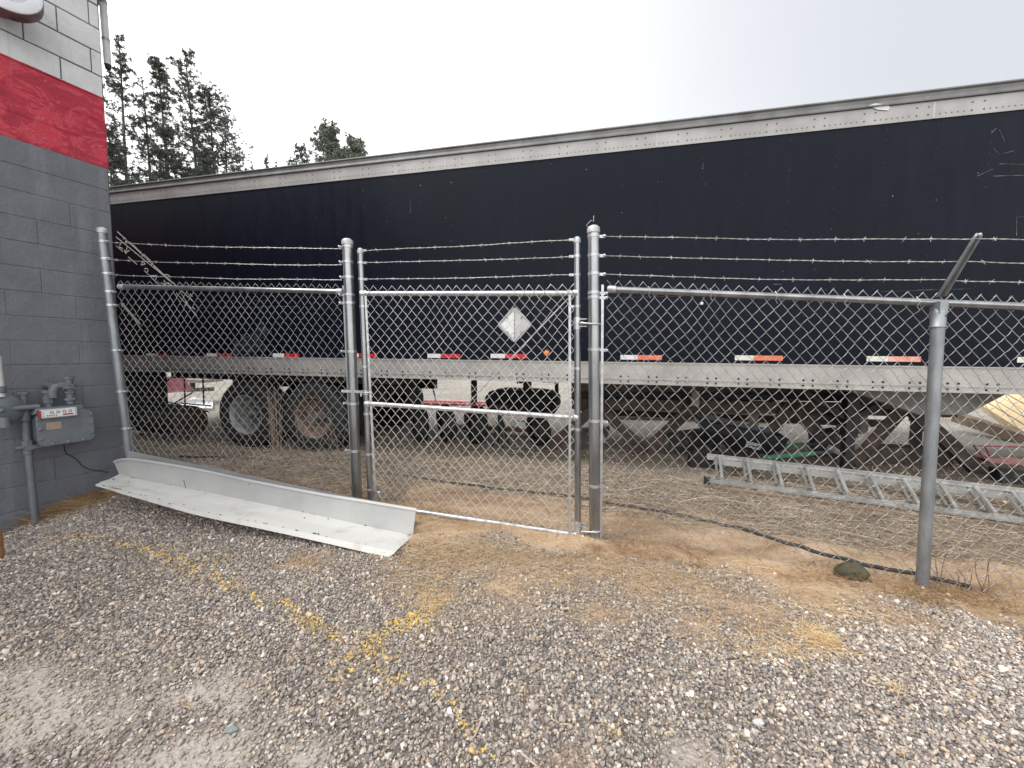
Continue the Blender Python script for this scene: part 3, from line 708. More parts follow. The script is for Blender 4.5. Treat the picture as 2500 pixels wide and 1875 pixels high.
oc = PWl(172, 978, 0.17); mm = MB()
mm.tube([oc - UZ * 0.03, oc + UZ * 0.20], 0.027, 20)
for h_, r_ in ((0.0, .042), (0.06, .036), (0.12, .04), (0.185, .035)): mm.lathe(oc + UZ * h_, UZ, [(r_ * .85, 0), (r_, .004), (r_, .022), (r_ * .85, .026)], 8)
mm.build("stem", M_metd, ov, smooth=True)
mm = MB(); e0 = oc + UZ * 0.135
mm.tube([e0, e0 - WD * 0.05, e0 - WD * 0.085 - UZ * 0.01, e0 - WD * 0.10 - UZ * 0.045, e0 - WD * 0.10 - UZ * 0.10], [0.026, 0.03, 0.034, 0.032, 0.03], 16); mm.tube([e0 - WD * 0.095 , e0 - WD * 0.095 - WN * 0.16], 0.026, 14)
mm.build("elbow", M_metd, ov, smooth=True)
mm = MB(); mm.obox(e0 + WN * 0.035 - WD * 0.04, (WD, WN, UZ), (0.06, 0.03, 0.03)); mm.obox(e0 + WN * 0.05 - WD * 0.02 - UZ * 0.02, (WD, WN, UZ), (0.07, 0.012, 0.014)); mm.build("handle", M_metd, ov, bevel=0.003)
wr = [PWl(a, b, o) for a, b, o in ((156, 1085, 0.1), (157, 1098, 0.03), (163, 1108, 0.015), (178, 1116, 0.012), (190, 1124, 0.01), (197, 1134, 0.01), (208, 1142, 0.01), (222, 1147, 0.01), (240, 1149, 0.012), (264, 1153, 0.012))]
tag(MB().tube(wr, 0.0035, 6).build("meter_wire", mat("black_wire", (0.02, 0.022, 0.025), 0.6)), "thin dark wire curling down the wall below the gas meter", "wire")
# rust coloured post end at the very left edge
pb = Gd(-14, 1370)
tag(MB().lathe((pb.x, pb.y, pb.z - 0.05), UZ, [(0, 0), (0.045, 0), (0.045, 0.24), (0.04, 0.25), (0, 0.25)], 20).build("pipe_stub", mat("orange_rust", (0.22, 0.09, 0.03), 0.85, 0, (0.36, 0.17, 0.06), 10, bump=0.3), smooth=True), "rust brown pipe stub standing at the left edge of the gravel", "pipe")

# ================================================================== FENCE
def post(name, base, top, r, label, m=M_galv, capr=None, bands=(), fittings=()):
    t = thing(name, base, label, "fence post")
    b0 = Vector(base) - (Vector(top) - Vector(base)).normalized() * 0.25
    MB().tube([b0, top], r, 28).build("pipe", m, t, smooth=True)
    d = (Vector(top) - Vector(base)).normalized(); capr = capr or r * 1.09
    MB().lathe(Vector(top) - d * 0.035, d, [(r * 1.0, 0), (capr, 0.001), (capr, 0.030), (capr * 0.96, 0.034), (capr * 0.84, 0.042), (capr * 0.6, 0.050), (capr * 0.3, 0.055), (0, 0.056)], 28).build("cap", M_cap, t, smooth=True)
    for (h, side, ext) in bands:
        c = Vector(base) + (Vector(top) - Vector(base)) * h; q = MB()
        q.lathe(c - d * 0.011, d, [(r * 1.0, 0), (r * 1.07, 0.001), (r * 1.07, 0.021), (r * 1.0, 0.022)], 28)
        s_ = Vector(side).normalized()
        q.beam(c + s_ * r * 0.9, c + s_ * (r + ext), 0.008, 0.020)
        q.tube([c + s_ * (r + ext - 0.010) - Vector((0, 0.018, 0)), c + s_ * (r + ext - 0.010) + Vector((0, 0.018, 0))], 0.005, 8)
        q.lathe(c + s_ * (r + ext - 0.010) - Vector((0, 0.020, 0)), (0, -1, 0), [(0.009, 0), (0.009, 0.006), (0.005, 0.009), (0, 0.009)], 8)
        q.build("band", M_galv_new, t, smooth=True)
    return t
base0 = P(325, 1195, 3.66); top0 = P(248, 560, 3.60)
base1 = P(873, 1240, 3.33); top1 = P(848, 588, 3.33)
base2 = P(1452, 1330, 2.80); top2 = P(1449, 557, 2.80)
base3 = P(2252, 1458, 2.415)
rail3 = P(2290, 745, 2.415)
def sdir(a, b): return (Vector(b) - Vector(a)).normalized()
d01 = sdir(base0, base1); d12 = sdir(base1, base2); d23 = sdir(base2, base3)
def hy(b, t, py):   # fraction up a post for an image row
    fb = 1250 + F * 0; 
    a = Vector(b); c = Vector(t)
    def row(p):
        v = p - CAM; y_ = v.y * cp - v.z * sp; z_ = v.y * sp + v.z * cp
        return 937.5 - F * z_ / y_
    rb_, rt = row(a), row(c); lo, hi = 0.0, 1.0
    for _ in range(25):
        m = (lo + hi) / 2
        if row(a.lerp(c, m)) > py: lo = m
        else: hi = m
    return lo
post("corner_post", base0, top0, 0.034, "leaning galvanised end post standing against the grey block wall", M_galv_old, 0.038,
     [(hy(base0, top0, q), d01, 0.035) for q in (590, 632, 668, 712, 745, 855, 955, 1045)])
post("gate_post", base1, top1, 0.041, "thick galvanised gate post on the latch side, left of the gate", M_galv, 0.046,
     [(hy(base1, top1, q), -d01, 0.035) for q in (603, 640, 677)] + [(hy(base1, top1, q), -d01, 0.05) for q in (720, 740, 858, 985, 1100)])
post("gate_post", base2, top2, 0.040, "tall galvanised hinge post on the right side of the gate", M_galv, 0.0445,
     [(hy(base2, top2, q), d23, 0.040) for q in (577, 624, 669)] + [(hy(base2, top2, q), d23, 0.055) for q in (715, 726, 853, 1027, 1185, 1313)])
# wire scrap on top of the hinge post
tag(MB().tube([top2 + Vector((-0.035, 0, 0.0)), top2 + Vector((-0.05, 0, 0.02)), top2 + Vector((-0.02, -0.01, 0.05)), top2 + Vector((0.0, 0, 0.045)), top2 + Vector((0.0, 0, 0.085))], 0.002, 6).build("tie_wire", M_barb), "loose end of tie wire curling over the hinge post's cap", "wire")

def fabric(name, A0, A1, T0, T1, parent, m=M_wire, wr=0.0020, dw=0.041, dh=0.0475, seed=0):
    A0, A1, T0, T1 = map(np.array, (A0, A1, T0, T1))
    L = np.linalg.norm(A1 - A0); H = np.linalg.norm(T0 - A0)
    nc = int(round(L / dw)); nr = int(round(H / dh))
    R = np.random.RandomState(seed)
    nrm = np.cross(A1 - A0, T0 - A0); nrm = nrm / np.linalg.norm(nrm)
    if nrm[1] < 0: nrm = -nrm
    def pos(u, v, off):
        u = np.asarray(u, float); v = np.asarray(v, float)
        p = (A0 + (A1 - A0) * (u / nc)[:, None]) * (1 - (v / nr)[:, None]) + (T0 + (T1 - T0) * (u / nc)[:, None]) * (v / nr)[:, None]
        wob = vn1(p[:, 0] * 1.0, p[:, 2] * 1.0, 2.5, 2) * 0.030
        return p + nrm * (off + wob)[:, None]
    n_ = 5; ang = np.arange(n_) / n_ * 2 * np.pi
    ux_, uz_ = vn2, vn3
    Vs, Fs, off = [], [], 0
    along = (A1 - A0) / L; up_ = (T0 - A0) / H
    for i in range(nc):
        u, v, w = [], [], []
        jit = R.normal(0, 0.045)
        for j in range(nr + 1):
            side = (i + j) % 2
            u.append(i + side + (0.05 if side else -0.05)); v.append(j + jit); w.append(0.0)
            if j < nr:
                mid = (i + 0.5); u.append(mid); v.append(j + 0.5 + jit + (0.03 if side else -0.03)); w.append(0.0034 if side else -0.0034)
        # the ends are knuckled: fold over at top
        side = (i + nr) % 2
        u.append(i + side + (-0.18 if side else 0.18)); v.append(nr - 0.22); w.append(0.006)
        u = np.array(u) ; v = np.array(v)
        fade = np.clip(np.minimum(u, nc - u) / 3, 0, 1)
        u = u + vn2(u, v, 0.13, 2) * 0.9 * fade; v = v + vn3(u, v, 0.13, 2) * 0.7 * np.clip((nr - v) / 3, 0, 1)
        p = pos(u, v, np.array(w)); K = len(p)
        d = np.gradient(p, axis=0); d /= np.linalg.norm(d, axis=1)[:, None]
        a = np.cross(d, nrm); a /= np.linalg.norm(a, axis=1)[:, None]; b_ = np.cross(d, a)
        ring = p[:, None, :] + (a[:, None, :] * np.cos(ang)[None, :, None] + b_[:, None, :] * np.sin(ang)[None, :, None]) * wr
        Vs.append(ring.reshape(-1, 3))
        ii = np.arange(K - 1)[:, None] * n_; jj = np.arange(n_)[None]
        j2 = (jj + 1) % n_
        Fs.append(np.stack([ii + jj, ii + j2, ii + n_ + j2, ii + n_ + jj], 2).reshape(-1, 4) + off); off += K * n_
    return fast_mesh(name, np.concatenate(Vs), np.concatenate(Fs), m, parent, smooth=True)

def barbed(name, a, b, parent, sag=0.01, seed=0, spacing=0.165, r=0.0016):
    R = random.Random(seed); a = Vector(a); b = Vector(b); L = (b - a).length; N_ = int(L / 0.02)
    d = (b - a).normalized(); s1 = Vector((0, 0, 1)); s2 = d.cross(s1).normalized(); q = MB()
    def cen(t):
        return a.lerp(b, t) - UZ * (sag * 4 * t * (1 - t)) + UZ * (0.0022 * math.sin(t * L * (3 + seed % 4) + seed)) + UZ * 0.0008 * math.sin(t * L * 23 + seed * 2)
    for ph in (0, math.pi):
        q.tube([cen(i / N_) + (s1 * math.cos(ph + i * 1.35) + s2 * math.sin(ph + i * 1.35)) * 0.0016 for i in range(N_ + 1)], r, 4)
    t = 0.1
    while t < L - 0.05:
        c = cen(t / L); ph = R.uniform(0, 6.28)
        for k_ in range(2):
            v = (s1 * math.cos(ph + k_ * 1.4) + s2 * math.sin(ph + k_ * 1.4)) + d * R.uniform(-0.5, 0.5); v.normalize()
            q.tube([c - v * 0.016 + d * 0.004, c - v * 0.002, c + v * 0.002, c + v * 0.016 - d * 0.004], [0.0010, 0.0018, 0.0018, 0.0010], 4)
        q.tube([c - d * 0.006, c + d * 0.006], 0.0042, 6)
        t += spacing * R.uniform(0.7, 1.35)
    return q.build(name, M_barb, parent, smooth=True)

# --- left section
fs = thing("fence_panel", (base0 + base1) / 2, "left chain-link fence section between the block wall and the gate post", "fence")
rl0 = P(290, 700, 3.655); rl1 = P(836, 712, 3.34)
ft0 = P(296, 1188, 3.655); ft1 = P(862, 1238, 3.33)
MB().tube([rl0, rl1], 0.0205, 20).build("top_rail", M_galv, fs, smooth=True)
mm = MB(); dl = (rl1 - rl0).normalized()
mm.lathe(rl1 - dl * 0.05, dl, [(0.0205, 0), (0.025, 0.002), (0.025, 0.05), (0.018, 0.056)], 20); mm.build("rail_end", M_cap, fs, smooth=True); mm = MB(); mm.lathe(rl0 + dl * 0.06, -dl, [(0.0205, 0), (0.025, 0.002), (0.025, 0.05), (0.018, 0.056)], 20)
mm.build("rail_end", M_cap, fs, smooth=True)
fabric("chain_link_mesh", Vector(ft0), Vector(ft1) , rl0 + UZ * 0.055, rl1 + UZ * 0.06 - dl * 0.02, fs, seed=1)
MB().beam(P(838, 697, 3.345), P(862, 1228, 3.33), 0.005, 0.016, up=(1, 0, 0)).build("tension_bar", M_galv_old, fs)
MB().beam(P(268, 700, 3.64), P(338, 1190, 3.65), 0.005, 0.014, up=(1, 0, 0)).build("tension_bar", M_galv_old, fs)
for k_, (ya, yb) in enumerate(((592, 607), (634, 647), (670, 683))):
    barbed("barbed_wire", P(262, ya, 3.63), P(834, yb, 3.33), fs, 0.012, k_ + 1)
# --- right section (runs on past the line post and out of the photo)
fr = thing("fence_panel", base2 + d23 * 1.0, "long chain-link fence section to the right of the gate, under three barbed wires", "fence")
rr0 = P(1482, 706, 2.79); rr1 = P(2290, 739, 2.43); dr = (rr1 - rr0).normalized(); rr2 = rr1 + Vector((dr.x, dr.y * 1.0, dr.z)) * 2.6
fb0 = P(1472, 1318, 2.79); fb1 = P(2252, 1462, 2.43)
e3 = (rr2 - rr0).length / (rr1 - rr0).length
fb2 = fb0 + (fb1 - fb0) * e3
MB().tube([rr0, rr1, rr2], 0.0215, 20).build("top_rail", M_galv, fr, smooth=True)
mm = MB(); mm.lathe(rr0 + dr * 0.06, -dr, [(0.0215, 0), (0.026, 0.002), (0.026, 0.05), (0.02, 0.058), (0, 0.06)], 20); mm.build("rail_end", M_cap, fr, smooth=True)
fabric("chain_link_mesh", fb0, fb2, rr0 + UZ * 0.062, rr2 + UZ * 0.062, fr, seed=2)
MB().beam(P(1471, 695, 2.785), P(1467, 1325, 2.785), 0.005, 0.018, up=(1, 0, 0)).build("tension_bar", M_galv_new, fr)
arm_t = P(2386, 570, 2.22); arm_b = P(2290, 725, 2.40)
for k_, (ya, yr, fr_) in enumerate(((576, 582, 0.97), (624, 640, 0.55), (670, 688, 0.22))):
    w1 = arm_b.lerp(arm_t, fr_)
    a_ = P(1478, ya, 2.78); q = P([2372, 2348, 2308][k_], [583, 638, 684][k_], 2.40 - 0.18 * fr_)
    e_ = q + (q - a_) * 1.6
    barbed("barbed_wire", a_, q, fr, 0.012, k_ + 11); barbed("barbed_wire", q, e_, fr, 0.012, k_ + 21)
mm = MB(); rt = random.Random(5)
for k_ in range(5):
    c = rr0 + (rr1 - rr0) * (0.14 + 0.2 * k_) ; mm = MB(); mm.tube([c + UZ * 0.03 + Vector((0, -0.004, 0)), c + Vector((0.004, -0.026, 0)), c - UZ * 0.03 - Vector((0, 0.012, 0)), c - UZ * 0.05 + dr * 0.012 - Vector((0, 0.015, 0))], 0.0022, 5)
    mm.build("tie_wire", M_galv_new, fr, smooth=True)
# --- line post with barb arm
lp = thing("line_post", base3, "galvanised line post with a slanted barb arm at the right of the photo", "fence post")
lt = P(2291, 772, 2.415)
MB().tube([base3 - UZ * 0.25, lt], 0.0325, 28).build("pipe", M_galv_old, lp, smooth=True)
mm = MB(); dd = (lt - base3).normalized()
mm.lathe(lt - dd * 0.07, dd, [(0.033, 0), (0.039, 0.003), (0.039, 0.012), (0.0355, 0.016), (0.0355, 0.085), (0.034, 0.10), (0.025, 0.12), (0.023, 0.16), (0, 0.162)], 28)
mm.obox(lt + dd * 0.05, (Vector((1, 0, 0)), Vector((0, 1, 0)), UZ), (0.05, 0.06, 0.07))
mm.build("loop_cap", M_galv_old, lp, smooth=True)
mm = MB(); ad = (arm_t - arm_b).normalized(); sd_ = ad.cross(Vector((0, 1, 0))).normalized()
prof = [(-0.017, 0.030), (-0.017, 0.004), (-0.010, 0.0), (0.010, 0.0), (0.017, 0.004), (0.017, 0.024)]
rows = []
for t in (0, 0.25, 0.5, 0.75, 0.95, 1.0):
    c = arm_b.lerp(arm_t, t); k_ = 1.0 - 0.25 * t - (0.3 if t == 1 else 0)
    rows.append([c + sd_ * u * k_ - Vector((0, 1, 0)) * v * k_ for u, v in prof])
mm.sheet(rows); mm.build("barb_arm", M_galv_old, lp, smooth=True, thick=0.004)
MB().lathe(lt + Vector((0.008, -0.034, 0.0)), (0, -1, 0), [(0.006, -0.004), (0.006, 0.004), (0, 0.005)], 10).build("rivet", mat("dark_rivet", (0.05, 0.05, 0.05), 0.6), lp)

# --- gate
g = thing("chain_link_gate", (base1 + base2) / 2, "galvanised chain-link walk gate with middle rail and three barbed wires", "gate")
gl_b, gl_t = P(905, 1236, 3.285), P(880, 612, 3.285)
gr_b, gr_t = P(1411, 1318, 2.86), P(1409, 585, 2.86)
MB().tube([gl_b, gl_t], 0.0235, 20).build("upright", M_galv, g, smooth=True)
MB().tube([gr_b, gr_t], 0.0235, 20).build("upright", M_galv, g, smooth=True)
for tt, nm in ((gl_t, 0), (gr_t, 1)):
    MB().lathe(tt - UZ * 0.025, UZ, [(0.0235, 0), (0.0265, 0.001), (0.0265, 0.022), (0.025, 0.028), (0.018, 0.040), (0.008, 0.046), (0, 0.047)], 20).build("cap", M_cap, g, smooth=True)
def rowpt(b, t, py): return Vector(b).lerp(Vector(t), hy(b, t, py))
gtl, gtr = rowpt(gl_b, gl_t, 717), rowpt(gr_b, gr_t, 716)
gml, gmr = rowpt(gl_b, gl_t, 985), rowpt(gr_b, gr_t, 1020)
gbl, gbr = rowpt(gl_b, gl_t, 1232), rowpt(gr_b, gr_t, 1306)
for a_, b_, nm in ((gtl, gtr, "top_rail"), (gml, gmr, "middle_rail"), (gbl, gbr, "bottom_rail")):
    d_ = (b_ - a_).normalized()
    mm = MB(); mm.tube([a_, b_], 0.0200, 20)
    mm.build(nm, M_galv_new, g, smooth=True)
    for e_, s_ in ((a_, d_), (b_, -d_)):
        MB().lathe(e_ - s_ * 0.005, s_, [(0.03, 0), (0.029, 0.03), (0.0235, 0.036), (0.021, 0.04)], 16).build("rail_end", M_galv_new, g, smooth=True)
gd = (gtr - gtl).normalized()
fabric("chain_link_mesh", gbl + gd * 0.035 - UZ * 0.035 - Vector((0, 0.02, 0)), gbr - gd * 0.03 - UZ * 0.035 - Vector((0, 0.02, 0)), gtl + gd * 0.035 + UZ * 0.062 - Vector((0, 0.02, 0)), gtr - gd * 0.03 + UZ * 0.062 - Vector((0, 0.02, 0)), g, mat("bright_gate_wire", (0.50, 0.50, 0.485), 0.42, 0.35, (0.72, 0.71, 0.69), 5), seed=3)
for a_, b_ in ((P(892, 708, 3.27), P(918, 1236, 3.26)), (P(1391, 708, 2.86), P(1391, 1310, 2.85))):
    MB().beam(a_, b_, 0.005, 0.018, up=(1, 0, 0)).build("tension_bar", M_galv_new, g)
MB().tube([P(1388, 728, 2.89), P(925, 1212, 3.29)], 0.005, 10).build("truss_rod", M_galv_new, g, smooth=True)
mm = MB(); c = P(926, 1206, 3.28); mm.lathe(c - Vector((0, 0.0, 0.03)), UZ, [(0.01, 0), (0.02, 0.01), (0.02, 0.05), (0.01, 0.06)], 10); mm.build("rod_tightener", M_galv_new, g, smooth=True)
for k_, (ya, yb) in enumerate(((606, 584), (642, 626), (682, 671))):
    barbed("barbed_wire", rowpt(gl_b, gl_t, ya) + gd * 0.05, rowpt(gr_b, gr_t, yb) - gd * 0.04, g, 0.004, k_ + 31)
for (bb, tt, s_, rows_) in ((gl_b, gl_t, gd, (606, 642, 682, 748, 895, 1010, 1108, 1195)), (gr_b, gr_t, -gd, (584, 626, 671, 748, 900, 1048, 1275))):
    for ry in rows_:
        c = rowpt(bb, tt, ry); q = MB(); q.lathe(c - UZ * 0.010, UZ, [(0.0235, 0), (0.0262, 0.001), (0.0262, 0.019), (0.0235, 0.020)], 20)
        q.beam(c + s_ * 0.02, c + s_ * 0.058, 0.008, 0.018); q.tube([c + s_ * 0.05 - Vector((0, 0.016, 0)), c + s_ * 0.05 + Vector((0, 0.016, 0))], 0.0045, 8)
        q.build("band", M_galv_new, g, smooth=True)
# hinges: collar on the upright, J-bolt round the post
for ry in (790, 1290):
    c = rowpt(gr_b, gr_t, ry); h = rowpt(base2, top2, ry + 2); s_ = (h - c); s_.z = 0; s_.normalize()
    q = MB(); q.lathe(c - UZ * 0.045, UZ, [(0.0235, 0), (0.0275, 0.002), (0.0275, 0.088), (0.0235, 0.09)], 20)
    q.beam(c + s_ * 0.02 + UZ * 0.03, c + s_ * 0.075 + UZ * 0.03, 0.035, 0.007); q.beam(c + s_ * 0.02 - UZ * 0.022, c + s_ * 0.075 - UZ * 0.022, 0.035, 0.007)
    q.tube([c + s_ * 0.03 - Vector((0, 0.03, 0)), c + s_ * 0.03 + Vector((0, 0.03, 0))], 0.006, 8); q.lathe(c + s_ * 0.03 - Vector((0, 0.03, 0)), (0, -1, 0), [(0.012, 0), (0.012, 0.008), (0, 0.010)], 6)
    hg = q.build("hinge", M_galv_new, g, smooth=True)
    jb = [c + s_ * 0.055 + UZ * 0.0 - Vector((0, 0.02, 0))]
    for a in range(-70, 200, 15):
        th = math.radians(a); jb.append(h + Vector((math.sin(th) * 0.048, -math.cos(th) * 0.048, 0)))
    jb = [c + s_ * 0.02 - Vector((0, 0.045, 0)), h - Vector((0.01, 0.049, 0))] + jb[6:14]
    MB().tube(jb, 0.0065, 10).build("hinge_bolt", M_galv_new, g, smooth=True)
# fork latch gripping the latch post
q = MB(); c = rowpt(gl_b, gl_t, 958); h = rowpt(base1, top1, 953)
q.lathe(c - UZ * 0.02, UZ, [(0.0235, 0), (0.028, 0.002), (0.028, 0.038), (0.0235, 0.04)], 20)
q.beam(c + Vector((-0.01, -0.035, 0.008)), h + Vector((-0.075, -0.055, 0.0)), 0.012, 0.022); q.beam(c + Vector((-0.03, -0.03, 0.02)), c + Vector((-0.03, -0.03, -0.03)), 0.014, 0.012)
q.tube([c + Vector((-0.01, -0.03, 0)), c + Vector((0.06, -0.03, 0.004))], 0.006, 8)
q.build("latch", M_galv_new, g, smooth=True)

# ================================================================== SEMI TRAILER
TA = P(300, 905, 6.2); TB = P(2500, 962, 3.63)
TU = (TB - TA).normalized(); TWn = Vector((-TU.y, TU.x, 0)).normalized()      # into depth
if TWn.y < 0: TWn = -TWn
TV = TU.cross(TWn); TV = TV if TV.z > 0 else -TV
TN = -TWn
def T(u, w, v): return TA + TU * u + TWn * w + TV * v
def PT(px, py, o=0.0):
    """point on the trailer side plane, o metres out of it"""
    q = TA + TN * o; r = ray(px, py); return CAM + r * ((q - CAM).dot(TN) / r.dot(TN))
def UV(px, py):
    p = PT(px, py) - TA; return p.dot(TU), p.dot(TV)
tr = thing("semi_trailer", T(6, 1.2, -1.1), "long black semi trailer with silver rails parked behind the fence", "semi trailer")
UR, UF, HT = -1.6, 13.8, 2.82
M_tblk = bpy.data.materials.new("black_trailer_paint"); M_tblk.use_nodes = True
n = M_tblk.node_tree.nodes; l = M_tblk.node_tree.links; b = n["Principled BSDF"]; b.inputs["Roughness"].default_value = 0.40; b.inputs["Specular IOR Level"].default_value = 0.15
tcg = n.new("ShaderNodeTexCoord")
nza = gnoise(1.2, 7, 0.65); nzb = gnoise(55, 3, 0.6)
cb = gramp(nza.outputs["Fac"], [(0.3, (0.0011, 0.0028, 0.0085)), (0.7, (0.0024, 0.0050, 0.0135))])
spk = gramp(nzb.outputs["Fac"], [(0.775, (0, 0, 0)), (0.80, (1, 1, 1))])
wht = n.new("ShaderNodeRGB"); wht.outputs[0].default_value = (0.10, 0.11, 0.12, 1)
cb = gmix(spk, cb, wht.outputs[0])
l.new(cb, b.inputs["Base Color"])
rw = gnoise(1.1, 3, 0.5, (1.0, 1.0, 0.5)); rb_ = n.new("ShaderNodeBump"); rb_.inputs["Strength"].default_value = 0.25; rb_.inputs["Distance"].default_value = 0.05
l.new(rw.outputs["Fac"], rb_.inputs["Height"]); l.new(rb_.outputs[0], b.inputs["Normal"])
rg_ = gnoise(4, 8, 0.7, (3, 3, 0.5)); rr_m = n.new("ShaderNodeMath"); rr_m.operation = 'MULTIPLY_ADD'; rr_m.inputs[1].default_value = 0.5; rr_m.inputs[2].default_value = 0.17
l.new(rg_.outputs["Fac"], rr_m.inputs[0]); l.new(rr_m.outputs[0], b.inputs["Roughness"])
M_alu = mat("weathered_aluminium", (0.33, 0.315, 0.30), 0.48, 0.35, (0.46, 0.445, 0.42), 3, bump=0.05, stretch=(1, 1, 1), lo=0.3, hi=0.7)
M_alud = mat("grey_roof_rail", (0.12, 0.12, 0.12), 0.45, 0.4, (0.19, 0.19, 0.19), 4)
M_blk = mat("black_steel", (0.012, 0.012, 0.013), 0.7, 0, (0.025, 0.023, 0.022), 12)
BR, TRH, RC = 0.245, 0.155, 0.105
# side wall split into panels by seams
def tbox(mb, u0, u1, w0, w1, v0, v1): mb.obox(T((u0 + u1) / 2, (w0 + w1) / 2, (v0 + v1) / 2), (TU, TWn, TV), (u1 - u0, w1 - w0, v1 - v0)); return mb
mm = MB(); tbox(mm, UR, UF, 0.0, 2.58, BR, HT - RC - 0.01)
mm.build("cargo_body", M_tblk, tr)
mm = MB(); tbox(mm, UR - 0.01, UF + 0.01, -0.012, 0.05, 0.0, BR); tbox(mm, UR - 0.01, UF + 0.01, 2.53, 2.592, 0.0, BR)
tbox(mm, UR - 0.01, UF + 0.01, -0.019, -0.0115, 0.052, 0.060); tbox(mm, UR - 0.01, UF + 0.01, -0.020, -0.0115, BR - 0.010, BR + 0.004); tbox(mm, UR - 0.01, UF + 0.01, -0.022, -0.0115, -0.004, 0.010)
mm.build("bottom_rail", M_alu, tr)
mm = MB(); tbox(mm, UR - 0.01, UF + 0.01, -0.010, 0.05, HT - RC - TRH, HT - RC); tbox(mm, UR - 0.01, UF + 0.01, 2.54, 2.59, HT - RC - TRH, HT - RC)
mm.build("top_rail", mat("pale_grey_rail", (0.27, 0.26, 0.255), 0.48, 0.35, (0.37, 0.36, 0.35), 2.5, detail=8, bump=0.05), tr)
prof = [(0.0, 0.0), (-0.028, 0.004), (-0.030, 0.014), (-0.018, 0.022), (-0.012, 0.05), (-0.016, 0.075), (-0.03, 0.088), (-0.028, 0.10), (0.0, 0.104), (0.25, 0.125), (2.33, 0.125), (2.58, 0.104), (2.6, 0.0)]
mm = MB(); v0_ = HT - RC
mm.prism([T(UR - 0.01, w, v0_ + h) for w, h in prof], TU * (UF - UR + 0.02)); mm.build("roof", M_alud, tr)
# rivets: bottom rail bolt pairs, top rail rows
M_riv = mat("dark_bolt", (0.02, 0.02, 0.02), 0.6); M_riv2 = mat("rail_rivet_grey", (0.13, 0.125, 0.12), 0.6, 0.3)  # top rail rivets are a darker grey than the rail
mm = MB(); u = UR + 0.1; k_ = 0
while u < UF:
    for du in (0, 0.085):
        for v in (0.03, 0.085): mm.lathe(T(u + du, -0.012, v), TN, [(0.0115, -0.001), (0.0115, 0.004), (0.006, 0.006), (0, 0.0065)], 7)
    u += 0.305
mm.build("rail_bolts", M_riv, tr)["kind"] = "stuff"
mm = MB(); u = UR + 0.1
while u < UF:
    for v in (0.045, 0.115): 
        mm.lathe(T(u, -0.010, HT - RC - v), TN, [(0.008, -0.001), (0.008, 0.003), (0, 0.004)], 6); mm.lathe(T(u + 0.09, -0.010, HT - RC - v), TN, [(0.008, -0.001), (0.008, 0.003), (0, 0.004)], 6)
    for q_ in range(6): mm.lathe(T(u + 0.135 + q_ * 0.045, -0.010, HT - RC - 0.115), TN, [(0.006, -0.001), (0.006, 0.002), (0, 0.003)], 6)
    u += 0.42
mm.build("roof_rivets", M_riv2, tr)["kind"] = "stuff"
mm = MB(); rv = random.Random(3); u = UR + 0.3
while u < UF:      # vertical rivet columns up the black panels, some bare metal
    v = BR + 0.06
    while v < HT - RC - TRH:
        if rv.random() < 0.7: mm.lathe(T(u + rv.uniform(-.003, .003), 0, v), TN, [(0.0055, -0.001), (0.0045, 0.002), (0, 0.003)], 6)
        v += 0.10
    u += 0.405
mm.build("panel_rivets", mat("chipped_rivet", (0.03, 0.033, 0.04), 0.45, 0.3, (0.30, 0.30, 0.31), 30, lo=0.60, hi=0.66), tr)["kind"] = "stuff"
mm = MB()
for u in np.arange(UR + 2.22, UF, 2.44): tbox(MB(), u, u + 0.022, -0.0125, 0.0, HT - RC - TRH + 0.005, HT - RC - 0.005).build("rail_splice", M_alu, tr)
# reflective strips
M_rw = mat("white_reflective_tape", (0.68, 0.69, 0.70), 0.35); M_rr = mat("red_reflective_tape", (0.42, 0.012, 0.025), 0.35, 0, (0.55, 0.02, 0.03), 20)
M_rf = mat("faded_orange_tape", (0.62, 0.11, 0.05), 0.5, 0, (0.75, 0.25, 0.15), 25); M_rf2 = mat("bleached_pink_tape", (0.68, 0.20, 0.14), 0.5, 0, (0.72, 0.42, 0.34), 18)
M_rwf = mat("yellowed_white_tape", (0.58, 0.60, 0.52), 0.5, 0, (0.68, 0.68, 0.62), 20)
for xa, xm, xb, yt, fm, wm in ((357, 380, 413, 863, M_rr, M_rw), (505, 530, 567, 863, M_rr, M_rw), (667, 694, 731, 863, M_rr, M_rw), (870, 876, 920, 863, M_rr, M_rw), (1044, 1076, 1124, 864, M_rr, M_rw),
                       (1198, 1233, 1286, 864, M_rr, M_rw), (1515, 1556, 1616, 867, M_rf, M_rw), (1794, 1840, 1911, 868, M_rf, M_rwf), (2116, 2168, 2248, 870, M_rf2, M_rwf), (2484, 2545, 2620, 872, M_rf2, M_rwf)):
    u0 = UV(xa, 870)[0]; um = UV(xm, 870)[0]; u1 = UV(xb, 870)[0]; v1 = UV((xa + xb) / 2, yt)[1]; v0 = v1 - 0.052
    mm = MB(); mm.obox(T((u0 + um) / 2, -0.002, (v0 + v1) / 2), (TU, TWn, TV), (um - u0, 0.005, v1 - v0), 0); mm.obox(T((um + u1) / 2, -0.002, (v0 + v1) / 2), (TU, TWn, TV), (u1 - um, 0.0052, v1 - v0), 1)
    o = mm.build("reflective_strip", [wm, fm], tr)
# marker lamp
c = PT(1335, 862); mm = MB().lathe(c, TN, [(0.045, -0.001), (0.045, 0.006), (0.036, 0.010), (0, 0.010)], 20)
ml = mm.build("marker_lamp", mat("lamp_bezel", (0.05, 0.04, 0.04), 0.6), tr, smooth=True)
MB().lathe(c + TN * 0.008, TN, [(0.031, 0), (0.028, 0.014), (0.015, 0.022), (0, 0.024)], 20).build("lens", mat("amber_lens", (0.85, 0.22, 0.03), 0.3), ml, smooth=True)
